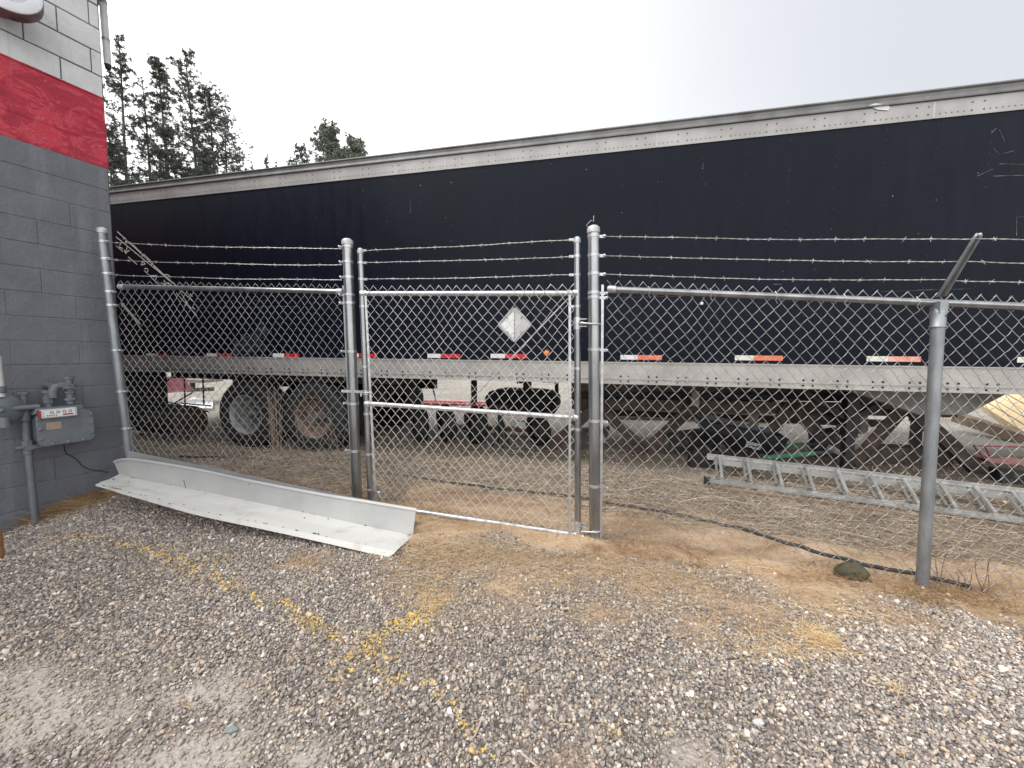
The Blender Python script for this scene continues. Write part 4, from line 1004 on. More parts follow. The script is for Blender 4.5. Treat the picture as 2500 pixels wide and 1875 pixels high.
# placard holder
pc = PT(1256, 793, 0.002); S = 0.222
def dia(s_, r_=0.04):
    pts = rrect(s_ * 2 / math.sqrt(2), s_ * 2 / math.sqrt(2), r_); ca_ = math.sqrt(0.5)
    return [(x_ * ca_ - y_ * ca_, x_ * ca_ + y_ * ca_) for x_, y_ in pts]
plc = MB().prism([pc + TU * a + TV * b_ for a, b_ in dia(S)], TN * 0.008).build("placard_holder", mat("placard_aluminium", (0.42, 0.42, 0.42), 0.42, 0.5, (0.58, 0.58, 0.58), 8), tr, bevel=0.002)
mm = MB(); mm.prism([pc + TN * 0.0085 + TU * a + TV * b_ for a, b_ in ((-0.165, 0), (0, 0.165), (0.0, -0.165))], TN * 0.003); mm.build("white_leaf", mat("white_enamel", (0.72, 0.73, 0.74), 0.35), plc)
mm = MB()
for k_ in range(4):
    a0 = math.radians(90 * k_); a1 = math.radians(90 * k_ + 90); rr_ = S - 0.02
    p0 = pc + TN * 0.012 + TU * math.cos(a0) * rr_ + TV * math.sin(a0) * rr_; p1 = pc + TN * 0.012 + TU * math.cos(a1) * rr_ + TV * math.sin(a1) * rr_
    mm.beam(p0, p1, 0.006, 0.010, up=TN); md_ = (p0 + p1) / 2; dn = (pc - md_).normalized(); mm.beam(md_ + TN * 0.004, md_ + dn * 0.035 + TN * 0.004, 0.008, 0.018, up=TN)
for k_ in range(7): mm.lathe(pc + TN * 0.010 + TV * (-0.15 + 0.05 * k_), TN, [(0.008, 0), (0.008, 0.008), (0, 0.009)], 8)
mm.beam(pc - TV * 0.17 + TN * 0.011, pc + TV * 0.17 + TN * 0.011, 0.004, 0.005, up=TN)
mm.build("clip_frame", mat("clip_metal", (0.30, 0.29, 0.28), 0.5, 0.5), plc)
# scratches, peeled lettering and scuffs (flat paint wear on the side)
def stroke(mb, pts, w, o=0.0015):
    for (a, b2) in zip(pts[:-1], pts[1:]):
        p0 = PT(*a, o); p1 = PT(*b2, o); mb.beam(p0, p1, w, 0.0012, up=TN)
mm = MB()
for a, b2 in (((286, 565), (470, 735)), ((283, 578), (420, 690)), ((430, 715), (480, 770)), ((300, 640), (340, 650)) if 0 else ((322, 595), (345, 617)), ((350, 620), (368, 637)), ((283, 600), (300, 614)), ((313, 627), (335, 646)), ((352, 660), (392, 700)), ((375, 650), (400, 672))):
    stroke(mm, [a, b2], 0.011)
for pl in ([(301, 583), (305, 581), (309, 585), (306, 591), (312, 590)], [(296, 592), (291, 603), (300, 607)], [(311, 602), (306, 618), (316, 611)], [(303, 610), (308, 620)], [(349, 621), (346, 626)], [(373, 641), (369, 647)],
           [(349, 638), (344, 647), (355, 645), (349, 638)], [(352, 656), (358, 655), (362, 660), (358, 666)], [(366, 673), (384, 673), (379, 684)], [(402, 670), (410, 671), (414, 677)], [(393, 690), (404, 696), (400, 684)], [(396, 700), (410, 690), (425, 702)], [(452, 736), (458, 742), (450, 746)], [(470, 750), (476, 755)], [(464, 718), (470, 724)]):
    stroke(mm, pl, 0.014)
mm.build("peeled_lettering", mat("chalk_white_scrape", (0.74, 0.74, 0.72), 0.7, 0, (0.2, 0.2, 0.2), 14, lo=0.55, hi=0.7), tr)
mm = MB(); stroke(mm, [(299, 743), (342, 792)], 0.042); mm.lathe(PT(300, 745, 0.001), TN, [(0.035, 0), (0.035, 0.003), (0, 0.003)], 10)
mm.build("tape_strip", mat("dirty_white_tape", (0.75, 0.75, 0.73), 0.5), tr)
mm = MB(); rs = random.Random(9)
for a, b2 in (((480, 737), (660, 733)), ((455, 753), (720, 748)), ((560, 735), (640, 733)), ((1060, 738), (1150, 737)), ((1420, 729), (1690, 722)), ((1640, 723), (1700, 722)), ((1888, 694), (1908, 694)), ((2150, 712), (2370, 705)), ((2240, 708), (2290, 706)),
              ((2420, 325), (2432, 313)), ((2440, 318), (2452, 345)), ((2450, 375), (2475, 368)), ((2425, 362), (2440, 378)), ((2385, 430), (2425, 412)), ((2425, 430), (2500, 428)), ((2440, 400), (2500, 402)), ((2482, 530), (2482, 575)), ((2495, 545), (2495, 590)), ((2482, 530), (2500, 529)),
              ((1717, 398), (1716, 412)), ((1723, 447), (1722, 452)), ((1003, 498), (1001, 520)), ((1000, 488), (1004, 498))):
    stroke(mm, [a, b2], rs.choice((0.0022, 0.003, 0.004)))
for k_ in range(26): # tiny chips
    px_, py_ = rs.uniform(700, 2450), rs.uniform(420, 830); stroke(mm, [(px_, py_), (px_ + rs.uniform(-3, 3), py_ + rs.uniform(1, 5))], rs.uniform(0.003, 0.007))
mm.build("scratches", mat("scratched_paint", (0.022, 0.025, 0.03), 0.6, 0, (0.17, 0.175, 0.18), 10, lo=0.42, hi=0.62), tr)["kind"] = "stuff"
M_scuff = bpy.data.materials.new("blue_grey_scuff"); M_scuff.use_nodes = True; n = M_scuff.node_tree.nodes; l = M_scuff.node_tree.links; b = n["Principled BSDF"]
tcg = n.new("ShaderNodeTexCoord"); q1 = gnoise(9, 7, 0.7, (1, 1, 1.6)); 
l.new(gramp(q1.outputs["Fac"], [(0.48, (0.006, 0.008, 0.014)), (0.60, (0.05, 0.065, 0.095)), (0.75, (0.10, 0.12, 0.16))]), b.inputs["Base Color"]); b.inputs["Roughness"].default_value = 0.5
mm = MB()
for cx_, cy_, rx_, ry_, sd2 in ((610, 840, 46, 30, 1), (640, 808, 22, 20, 2), (440, 858, 28, 16, 3), (575, 862, 20, 12, 4)):
    rr2 = random.Random(sd2); pts = []
    for k_ in range(22):
        a = k_ / 22 * 6.283; m_ = rr2.uniform(0.55, 1.1); pts.append(PT(cx_ + math.cos(a) * rx_ * m_, min(cy_ + math.sin(a) * ry_ * m_, 873), 0.0006 + 0.0003 * sd2))
    MB().add(pts, [tuple(range(22))]).build("scuffed_patch", M_scuff, tr)
tag(MB().obox(PT(1713, 741, 0.02), (TU, TWn, TV), (0.03, 0.03, 0.03)).build("paper_scrap", mat("white_scrap", (0.7, 0.7, 0.68), 0.7), tr, bevel=0.006))
mm = MB(); mm.prism([PT(2121, 258, 0.014), PT(2135, 253, 0.014), PT(2165, 255, 0.014), PT(2172, 262, 0.014), PT(2168, 270, 0.014), PT(2140, 268, 0.014)], TN * 0.004); mm.build("patch_plate", mat("bare_patch", (0.62, 0.63, 0.62), 0.6), tr)

# ---- undercarriage
M_tyre = mat("tyre_rubber", (0.012, 0.012, 0.013), 0.8, 0, (0.028, 0.027, 0.026), 10, bump=0.2, bscale=60)
M_rimg = mat("dusty_grey_rim", (0.20, 0.205, 0.21), 0.55, 0.3, (0.42, 0.42, 0.41), 5)
M_rimr = mat("rusty_brown_rim", (0.10, 0.065, 0.05), 0.75, 0.1, (0.27, 0.20, 0.155), 7)
def tyre_prof(R, w):
    return [(R * 0.56, 0.012), (R * 0.60, 0.0), (R * 0.78, -0.012), (R * 0.93, 0.004), (R * 0.985, 0.02), (R, 0.045), (R, w * 0.24), (R * 0.985, w * 0.25), (R * 0.985, w * 0.28), (R, w * 0.29), (R, w * 0.48), (R * 0.985, w * 0.49), (R * 0.985, w * 0.52), (R, w * 0.53),
            (R, w * 0.72), (R * 0.985, w * 0.73), (R * 0.985, w * 0.76), (R, w * 0.77), (R, w - 0.045), (R * 0.98, w - 0.02), (R * 0.93, w - 0.004), (R * 0.78, w + 0.012), (R * 0.60, w), (R * 0.56, w - 0.012)]
def wheel(u, near, rimm, label):
    zc = 0.49; w0 = 0.05 if near else 2.53
    c = T(u, w0, 0); c.z = zc; ax = TWn if near else -TWn
    wt = MB(); wt.lathe(c, ax, tyre_prof(0.51, 0.27), 56); wt.lathe(c + ax * 0.32, ax, tyre_prof(0.51, 0.27), 56)
    wh = wt.build("wheel", M_tyre, tr, smooth=True); wh["label"] = label
    rp = [(0.296, 0.0), (0.298, -0.004), (0.285, -0.002), (0.272, 0.02), (0.262, 0.10), (0.245, 0.17), (0.20, 0.19), (0.12, 0.20), (0.10, 0.195), (0.0, 0.195)]
    rm = MB().lathe(c + ax * 0.004, ax, rp, 48).build("rim", rimm, wh, smooth=True)
    hb_ = MB(); hb_.lathe(c + ax * 0.168, -ax, [(0.085, 0), (0.085, 0.05), (0.06, 0.075), (0.055, 0.13), (0.045, 0.145), (0, 0.147)], 24)
    for k_ in range(10):
        a = k_ * 0.6283; e1 = TU; e2 = UZ; hb_.lathe(c + ax * 0.166 + (e1 * math.cos(a) + e2 * math.sin(a)) * 0.142, -ax, [(0.015, 0), (0.015, 0.02), (0.008, 0.03), (0, 0.03)], 6)
    hb_.build("hub", mat("dull_hub", (0.14, 0.135, 0.13), 0.6, 0.3), wh, smooth=True)
ua, ub = UV(590, 1000)[0], UV(757, 1000)[0]
wheel(ua, True, M_rimg, "near wheel with a pale grey dusty rim"); wheel(ub, True, M_rimr, "near wheel with a rusty brown rim")
wheel(ua, False, M_rimr, "far-side dark wheel"); wheel(ub, False, M_rimr, "far-side dark wheel ahead")
mm = MB()
for w in (0.85, 1.65): tbox(mm, UV(440, 900)[0], UV(1000, 900)[0] - 0.4, w, w + 0.12, -0.30, -0.02)
tbox(mm, UV(400, 905)[0], UV(985, 905)[0] - 0.15, 0.10, 2.4, -0.10, -0.005)
for u in (ua, ub): mm.tube([Vector((*T(u, 0.5, 0).xy, 0.49)), Vector((*T(u, 2.1, 0).xy, 0.49))], 0.075, 14); mm.beam(T(u - 0.35, 0.72, -0.3), T(u + 0.35, 0.72, -0.3), 0.08, 0.10, up=TV)
for u in (ua - 0.55, (ua + ub) / 2, ub + 0.6): tbox(mm, u - 0.12, u + 0.12, 0.68, 0.80, -0.50, -0.10)
mm.build("bogie", M_blk, tr)
mm = MB(); 
for u in np.arange(UR + 0.2, UF, 0.61): tbox(mm, u, u + 0.05, 0.055, 2.525, 0.02, 0.12)
mm.build("floor_crossmembers", M_blk, tr)
mm = MB(); tbox(mm, UR + 0.02, UF - 0.02, 0.06, 2.52, 0.121, 0.16); mm.build("floor", M_blk, tr)
mm = MB(); u0 = UV(315, 900)[0]; tbox(mm, u0 - 0.75, u0 + 0.50, 0.16, 0.185, -0.97, -0.01); mm.build("mud_flap", M_blk, tr)
# rear under-run frame seen as thin rods
mm = MB(); ux = lambda px, w=1.9: UV(px, 950)[0]
def TP(px, py, w):   # point at depth w behind the side plane
    q = TA + TWn * w; r = ray(px, py); return CAM + r * ((q - CAM).dot(TWn) / r.dot(TWn))
for a, b2 in (((386, 942), (432, 915)), ((380, 974), (510, 1006)), ((400, 1000), (470, 958)), ((450, 918), (452, 995)), ((495, 918), (498, 990)), ((440, 984), (515, 991))):
    mm.tube([TP(*a, 0.9), TP(*b2, 0.9)], 0.013, 8)
mm.build("underrun_frame", M_blk, tr)
# white triangular flap between the wheels
mm = MB(); mm.prism([TP(681, 944, -0.0), TP(706, 944, -0.0), TP(694, 958, -0.0)], TWn * 0.01); mm.build("flap_bracket", mat("white_bracket", (0.7, 0.7, 0.7), 0.5), tr)
# side tank with hangers
tk = MB()
c0_, c1_ = TP(1190, 985, 1.35), TP(1352, 990, 1.35); hgt = 0.33
prof2 = [(0.5 * math.cos(a) ** 1 if 0 else 0, 0) for a in ()]
uu0 = (c0_ - TA).dot(TU); uu1 = (c1_ - TA).dot(TU); vt = (TP(1260, 953, 1.35) - TA).dot(TV); vb = (TP(1260, 1008, 1.35) - TA).dot(TV)
pts = [(uu0, vb), (uu1, vb), (uu1 + 0.06, vb + 0.10), (uu1 + 0.05, vt - 0.10), (uu1 - 0.06, vt - 0.02), (uu1 - 0.25, vt), (uu0 + 0.2, vt), (uu0 + 0.03, vt - 0.03), (uu0 - 0.05, vt - 0.13)]
tk.prism([T(u, 1.35, v) for u, v in pts], TWn * 0.5)
tk.build("under_tank", mat("matt_black_tank", (0.010, 0.010, 0.011), 0.85), tr, bevel=0.02)
mm = MB()
tbx = lambda px0, px1, w, y0, y1, dw=0.06: mm.prism([TP(px0, y0, w), TP(px1, y0, w), TP(px1, y1, w), TP(px0, y1, w)], TWn * dw)
tbx(1150, 1162, 1.3, 915, 987); tbx(1277, 1296, 1.4, 915, 957); 
mm.tube([TP(1358, 915, 1.33), TP(1360, 975, 1.33), TP(1350, 1000, 1.33)], 0.03, 8)
mm.tube([TP(1262, 934, 1.3), TP(1280, 933, 1.3)], 0.018, 8); tbx(1325, 1395, 1.5, 915, 934)
mm.tube([TP(995, 936, 1.2), TP(1030, 931, 1.2), TP(1047, 934, 1.2), TP(1057, 948, 1.2), TP(1064, 978, 1.2)], 0.012, 8)
mm.build("hangers", M_blk, tr)
# landing gear
def leg(px, w, wd=0.12):
    u = (TP(px, 1000, w) - TA).dot(TU); q = MB(); a = T(u, w, 0.0); bt = Vector((a.x, a.y, 0.03))
    q.beam(a, Vector((a.x, a.y, 0.45)), wd, wd, up=TU); q.beam(Vector((a.x, a.y, 0.46)), bt, wd * 0.78, wd * 0.78, up=TU)
    q.obox(Vector((a.x, a.y, 0.025)), (TU, TWn, TV), (0.30, 0.28, 0.03))
    q.beam(T(u - 0.55, w, -0.02), T(u, w, -0.40), 0.05, 0.05, up=TWn); q.beam(T(u + 0.5, w, -0.02), T(u, w, -0.40), 0.05, 0.05, up=TWn)
    return q
leg(2075, 0.55).build("landing_leg", M_blk, tr); leg(2240, 1.9).build("landing_leg", M_blk, tr)
mm = MB(); ul = (TP(2075, 1000, 0.55) - TA).dot(TU)
mm.beam(T(ul, 0.55, -0.42), T(ul, 1.95, -0.42), 0.06, 0.09); mm.build("cross_shaft", M_blk, tr)
# sloping grey coupler plate under the nose
mm = MB(); u0 = UV(2100, 950)[0]; u1 = UV(2520, 960)[0]
mm.prism([T(u0, 0.35, -0.002), T(u1 + 0.2, 0.35, -0.002), T(u1 + 0.1, 0.35, -0.03), T(u0 + 1.15, 0.35, -0.26), T(u0 + 0.75, 0.35, -0.28), T(u0 + 0.45, 0.35, -0.17)], TWn * 1.85)
mm.build("coupler_plate", mat("grey_coupler_steel", (0.17, 0.17, 0.165), 0.7, 0.2, (0.28, 0.28, 0.27), 5), tr, bevel=0.01)

# ================================================================== THINGS UNDER AND BEHIND THE TRAILER
M_rust = mat("brown_rusted_steel", (0.038, 0.026, 0.021), 0.75, 0.0, (0.10, 0.070, 0.055), 6, bump=0.3)
M_rustl = mat("pale_rusty_steel", (0.13, 0.095, 0.08), 0.8, 0.0, (0.22, 0.165, 0.135), 5, bump=0.2)
M_woodg = mat("grey_weathered_wood", (0.24, 0.20, 0.175), 0.85, 0, (0.36, 0.31, 0.27), 10, stretch=(1, 6, 6))
M_wood = mat("fresh_lumber", (0.62, 0.46, 0.26), 0.7, 0, (0.76, 0.61, 0.38), 4, stretch=(1, 1, 8))
M_woodd = mat("tan_old_timber", (0.14, 0.10, 0.07), 0.8, 0, (0.25, 0.18, 0.12), 5)
ts = thing("steel_truss", TP(1900, 1110, 0.9), "rust brown zigzag steel truss lying under the trailer behind the ladder", "truss")
W0 = 0.95
nodes_ = [(1335, 1100), (1458, 988), (1575, 1100), (1700, 985), (1822, 1125), (1935, 985), (2075, 1140), (2215, 985), (2440, 1190)]
for a, b2 in zip(nodes_[:-1], nodes_[1:]):
    p0, p1 = TP(*a, W0), TP(*b2, W0); q = MB(); up_ = TN
    q.beam(p0, p1, 0.14, 0.014, up=TN, ext=0.04); d_ = (p1 - p0).normalized(); s_ = d_.cross(TN).normalized()
    q.beam(p0 + s_ * 0.072 + TN * -0.03, p1 + s_ * 0.072 + TN * -0.03, 0.012, 0.085, up=TN, ext=0.03)
    q.build("diagonal", M_rust, ts, bevel=0.003)
mm = MB(); mm.beam(TP(1400, 984, W0 + 0.10), TP(2330, 1003, W0 + 0.10), 0.10, 0.15, up=TV); mm.build("top_chord", M_rust, ts)
mm = MB(); mm.beam(TP(1420, 962, W0 + 0.16), TP(2330, 972, W0 + 0.16), 0.06, 0.07, up=TV); mm.build("upper_chord", M_blk, ts)
mm = MB(); mm.beam(TP(1830, 1138, W0 + 0.13), TP(2330, 1168, W0 + 0.13), 0.10, 0.12, up=TV); mm.build("bottom_chord", M_rust, ts)
mm = MB()
for px_ in (1510, 1575, 1640, 1725, 1815, 1875, 1990): mm.prism([TP(px_, 960, W0 + 0.25), TP(px_ + 16, 960, W0 + 0.25), TP(px_ + 16, 1000, W0 + 0.25), TP(px_, 1000, W0 + 0.25)], TWn * 0.08)
mm.build("stub", M_rust, ts)
# rust deck edge beam above it
db = thing("steel_beam", TP(1700, 1000, 1.5), "long pale rusty beam lying level just below the trailer's bottom rail", "beam")
MB().prism([TP(1395, 920, 1.3), TP(2160, 920, 1.3), TP(2160, 975, 1.3), TP(1395, 968, 1.3)], TWn * 0.05).build("web", M_rustl, db)
mm = MB(); mm.beam(TP(1395, 970, 1.3), TP(2160, 978, 1.3), 0.14, 0.02, up=TV); mm.build("flange", M_rust, db)
MB().prism([TP(1396, 920, 1.24), TP(1440, 920, 1.24), TP(1440, 1008, 1.24), TP(1396, 998, 1.24)], TWn * 0.04).build("end_plate", M_rustl, db)
tag(MB().beam(TP(1420, 1003, 1.9), TP(2180, 1035, 1.9), 0.10, 0.10).build("steel_beam", M_rust), "dark lower beam running behind the zigzag truss", "beam")
for i_, (y0_, y1_, x0_, x1_, cm) in enumerate(((982, 992, 1440, 2060, M_woodg), (994, 1005, 1462, 2100, M_rustl), (1007, 1018, 1450, 2080, M_woodg), (1020, 1029, 1470, 2040, M_woodd))):
    tag(MB().prism([P(x0_, y0_, 8.2), P(x1_, y0_ + 6, 7.6), P(x1_, y1_ + 6, 7.6), P(x0_, y1_, 8.2)], Vector((0.1, 0.5, 0))).build("stacked_plank", cm, bevel=0.004), ["topmost grey plank of the stack standing beyond the rusty truss", "brownish plank, second from the top of the stack beyond the truss", "grey plank, third from the top of the stack beyond the truss", "tan plank at the bottom of the stack beyond the truss"][i_], "plank", "planks stacked beyond the truss")
tag(MB().beam(TP(1480, 1014, 2.2), TP(1960, 1022, 2.2), 0.05, 0.07).build("white_trim", mat("white_trim_metal", (0.6, 0.6, 0.58), 0.5, 0, (0.4, 0.4, 0.38), 4)), "long thin white metal trim lying behind the rusty truss", "metal trim")
for i, (px0, px1, y0, y1, w, lab) in enumerate(((1690, 1708, 955, 992, 0.80, "pale wood block standing on the truss over its second peak"), (1832, 1853, 1010, 1042, 1.25, "short pale wood offcut upright behind the black wheelbarrow tub"),
                                 (2045, 2066, 948, 975, 1.1, "wood wedge just left of the trailer's landing leg"), (2048, 2062, 1010, 1055, 1.8, "thin pale stake left of the landing leg"), (2100, 2120, 1010, 1060, 1.8, "thin pale stake right of the landing leg"), (2095, 2120, 955, 985, 1.1, "wood wedge right of the landing leg"))):
    tag(MB().prism([TP(px0, y0, w), TP(px1, y0, w), TP(px1, y1, w), TP(px0, y1, w)], TWn * 0.08).build("wood_block", M_woodg, bevel=0.004), lab, "wood block", "wood blocks under the trailer")
tag(MB().beam(TP(2020, 1090, 0.80), TP(2080, 1120, 0.80), 0.02, 0.06).build("flat_bar", mat("grey_flat_bar", (0.25, 0.25, 0.25), 0.5, 0.4)), "short grey flat bar wedged across the truss", "metal bar")

for (pts_, w_, nm_, lab_) in (([(1630, 1062), (1745, 1050), (1760, 1100), (1640, 1104)], 0.9, "dark_piece", "added black slab under the second bay of the rusty truss"), ([(1985, 1062), (2050, 1050), (2060, 1112), (1990, 1118)], 0.9, "dark_piece", "added dark slab leaning left of the landing leg's foot"),  # dark pieces added to deepen the dark under the trailer
                        ([(2130, 1090), (2330, 1100), (2330, 1150), (2120, 1140)], 1.15, "rusty_filler", "added dark rusty slab on the ground between the landing legs"), ([(2440, 1150), (2560, 1165), (2560, 1215), (2450, 1205)], 0.6, "dark_piece", "added black slab below the red garden cart")):
    tag(MB().prism([TP(a, b, w_) for a, b in pts_], TWn * 0.14 + UZ * 0.02).build(nm_, M_rust if nm_[0] == "r" else mat("dark_filler", (0.016, 0.016, 0.017), 0.6, 0.2, (0.07, 0.065, 0.06), 9, lo=0.5, hi=0.62), bevel=0.012), lab_, "scrap")
# ladder lying on edge behind the fence
M_ald = mat("ladder_aluminium", (0.42, 0.42, 0.42), 0.4, 0.6, (0.62, 0.62, 0.61), 6, stretch=(1, 1, 1))
def LD(px, py, D0, D1): # depth varies along px linearly in 1/D
    t = (px - 1725) / (2500 - 1725); return P(px, py, 1 / ((1 - t) / D0 + t / D1))
ld = thing("extension_ladder", LD(2100, 1230, 4.15, 3.15), "aluminium extension ladder lying along the ground behind the fence", "ladder")
nb0, nb1 = LD(1728, 1174, 4.10, 3.22), LD(2560, 1279, 4.10, 3.22)
fb_0, fb_1 = LD(1727, 1114, 4.45, 3.48), LD(2560, 1208, 4.45, 3.48)
lu = (nb1 - nb0).normalized()
for a_, b_ in ((nb0, nb1), (fb_0, fb_1)):
    hr = 0.019 if a_ is nb0 else 0.030
    q = MB(); q.beam(a_ + Vector((0, 0.008, 0)), b_ + Vector((0, 0.008, 0)), 0.006, hr * 2, up=UZ); q.beam(a_ + UZ * hr, b_ + UZ * hr, 0.022, 0.006, up=UZ); q.beam(a_ - UZ * hr, b_ - UZ * hr, 0.022, 0.006, up=UZ)
    q.beam(a_ - Vector((0, 0.001, 0.004)), b_ - Vector((0, 0.001, 0.004)), 0.02, 0.008)
    q.build("side_rail", M_ald, ld)
NRg = 11
L_ = (nb1 - nb0).length; Lf = (fb_1 - fb_0).length
RG = [((1757, 1114), (1763, 1168)), ((1825, 1122), (1835, 1178)), ((1897, 1131), (1911, 1188)), ((1969, 1140), (1989, 1199)), ((2045, 1148), (2072, 1209)), ((2124, 1157), (2157, 1220)), ((2207, 1168), (2245, 1232)), ((2296, 1178), (2336, 1242)), ((2381, 1188), (2432, 1254)), ((2471, 1199), (2530, 1267))]
for (tx, ty), (bx_, by_) in RG:
    a_ = LD(bx_, by_, 4.10, 3.22); b_ = LD(tx, ty, 4.45, 3.48)
    MB().tube([a_, b_], 0.0155, 10).build("rung", M_ald, ld, smooth=True)
    MB().tube([a_ - lu * 0.026 + Vector((0, 0.05, 0)), b_ - lu * 0.026 + Vector((0, 0.03, -0.012))], 0.014, 10).build("rung", mat("shaded_rung", (0.22, 0.22, 0.215), 0.5, 0.5, (0.32, 0.32, 0.31), 6), ld, smooth=True)  # inner rungs darker: the pair's shading is put into the colour
# second (inner) rail pair of the ladder
q = MB(); q.beam(fb_0 + Vector((0.05, -0.05, -0.05)), fb_1 + Vector((0, -0.05, -0.05)), 0.01, 0.055, up=UZ); q.beam(nb0 + Vector((0.1, 0.06, -0.01)), nb1 + Vector((0, 0.06, -0.01)), 0.01, 0.05, up=UZ); q.build("inner_rail", mat("shaded_ladder_rail", (0.34, 0.33, 0.31), 0.5, 0.4, (0.44, 0.43, 0.41), 5), ld)  # darker copy of the aluminium, shade put into its colour
MB().obox(nb0 - lu * 0.01, (lu, lu.cross(UZ), UZ), (0.06, 0.03, 0.09)).build("rail_foot", mat("black_rubber", (0.02, 0.02, 0.02), 0.8), ld, bevel=0.004)
tag(MB().beam(LD(1740, 1192, 4.0, 3.2), LD(2560, 1306, 4.0, 3.2), 0.09, 0.05).build("timber", M_woodd), "weathered timber lying under the ladder's near rail", "timber")

# black tub wheelbarrow with green frame
wb = thing("wheelbarrow", TP(1850, 1140, 0.35), "black tub wheelbarrow with green handles lying behind the ladder", "wheelbarrow")
wD = 4.55
R0 = [P(1706, 1020, 4.75), P(1925, 1072, 4.45)]          # near rim
dep = Vector((0.12, 0.42, 0.02))
q = MB()
rim = [R0[0], R0[0].lerp(R0[1], 0.5) + UZ * 0.004, R0[1], R0[1] + dep, R0[0].lerp(R0[1], 0.5) + dep, R0[0] + dep]
ctr = sum(rim, Vector()) / 6
bot = [ctr + (p - ctr) * 0.66 - UZ * 0.26 for p in rim]
mid = [ctr + (p - ctr) * 0.93 - UZ * 0.13 for p in rim]
rimo = [ctr + (p - ctr) * 1.04 - UZ * 0.012 for p in rim]
vs = rimo + rim + mid + bot; fc = []
for r_ in range(3):
    for k_ in range(6): fc.append((r_ * 6 + k_, r_ * 6 + (k_ + 1) % 6, (r_ + 1) * 6 + (k_ + 1) % 6, (r_ + 1) * 6 + k_))
fc.append(tuple(18 + k_ for k_ in range(6)))
q.add(vs, fc); tub = q.build("tub", mat("black_plastic_tub", (0.006, 0.007, 0.013), 0.35, 0, (0.012, 0.014, 0.025), 4), wb, thick=0.006)
M_grn = mat("green_enamel", (0.012, 0.085, 0.045), 0.45, 0, (0.020, 0.12, 0.065), 6)
q = MB(); q.beam(P(1862, 1118, 4.3), P(1990, 1106, 4.15), 0.035, 0.04); q.beam(P(1990, 1106, 4.15), P(2035, 1103, 4.1), 0.03, 0.03, mi=1)
q.beam(P(1910, 1090, 4.75), P(1968, 1084, 4.7), 0.035, 0.04); q.beam(P(1968, 1084, 4.7), P(2010, 1084, 4.65), 0.03, 0.03, mi=1); q.beam(P(1720, 1106, 4.7), P(1862, 1122, 4.35), 0.03, 0.03, mi=1)
q.build("handle", [M_grn, mat("black_grip", (0.02, 0.02, 0.02), 0.7)], wb, bevel=0.004)
wc_ = P(1716, 1128, 4.72); q = MB(); q.lathe(wc_ - Vector((0.0, 0.05, 0)), (0.2, 1, 0), [(0.11, 0), (0.17, -0.005), (0.19, 0.03), (0.19, 0.07), (0.17, 0.105), (0.11, 0.10)], 28)
wwl = q.build("wheel", M_tyre, wb, smooth=True); MB().lathe(wc_ - Vector((0, 0.04, 0)), (0.2, 1, 0), [(0, 0), (0.11, 0.0), (0.11, 0.08), (0, 0.08)], 20).build("rim", M_blk, wwl, smooth=True)
q = MB(); q.beam(P(1800, 1110, 4.5), P(1790, 1175, 4.5), 0.025, 0.025); q.beam(P(1780, 1112, 4.8), P(1772, 1165, 4.8), 0.025, 0.025); q.build("leg", M_blk, wb)
# white printed badge on the tub
def text_mesh(body, size):
    cu = bpy.data.curves.new("lettering", 'FONT'); cu.body = body; cu.size = size; cu.extrude = 0.0006; cu.align_x = 'CENTER'; cu.align_y = 'CENTER'
    to = bpy.data.objects.new("lettering", cu); COL.objects.link(to); bpy.context.view_layer.update()
    me = bpy.data.meshes.new_from_object(to.evaluated_get(bpy.context.evaluated_depsgraph_get()))
    bpy.data.objects.remove(to); bpy.data.curves.remove(cu); return me
pA, pB = rim[0], rim[2]; 
# plane of the near tub side between rim and mid
e1 = (pB - pA).normalized(); e2 = ((pA - mid[0]) * 0.5 + (pB - mid[2]) * 0.5).normalized(); en = e1.cross(e2).normalized()
if en.y > 0: en = -en
bc_ = P(1839, 1087, 4.55); off_ = (pA.lerp(pB, 0.6) * 0.0 + mid[1] - bc_).dot(en); bc_ = CAM + ray(1839, 1087) * (((mid[1] - CAM).dot(en)) / ray(1839, 1087).dot(en)) + en * 0.012
M_print = mat("white_print", (0.7, 0.7, 0.7), 0.5)
e2p = en.cross(e1); e2p = e2p if e2p.z > 0 else -e2p
bd = MB(); w_, h_ = 0.152, 0.062
for a, b2 in (((-1, -1), (1, -1)), ((1, -1), (1, 1)), ((1, 1), (-1, 1)), ((-1, 1), (-1, -1))):
    for sc2 in (1.0,): bd.beam(bc_ + e1 * a[0] * w_ / 2 * sc2 + e2p * a[1] * h_ / 2 * sc2, bc_ + e1 * b2[0] * w_ / 2 * sc2 + e2p * b2[1] * h_ / 2 * sc2, 0.004, 0.001, up=en, ext=0.002)
badge = bd.build("badge", M_print, wb)
me = text_mesh("EXPERT", 0.040); Mx = Matrix((( e1.x, e2p.x, en.x, 0), (e1.y, e2p.y, en.y, 0), (e1.z, e2p.z, en.z, 0), (0, 0, 0, 1)))
tp_ = bc_ + e2p * 0.009 - Vector(wb.location); me.transform(Matrix.Translation(tp_) @ Mx @ Matrix.Scale(0.88, 4)); me.materials.append(M_print)
to = bpy.data.objects.new("lettering", me); COL.objects.link(to); to.parent = badge
bl = MB()
for k_ in range(9): bl.beam(bc_ + e1 * (-0.06 + 0.014 * k_) - e2p * 0.018, bc_ + e1 * (-0.052 + 0.014 * k_) - e2p * 0.018, 0.006, 0.001, up=en)
bl.build("small_print", M_print, badge)

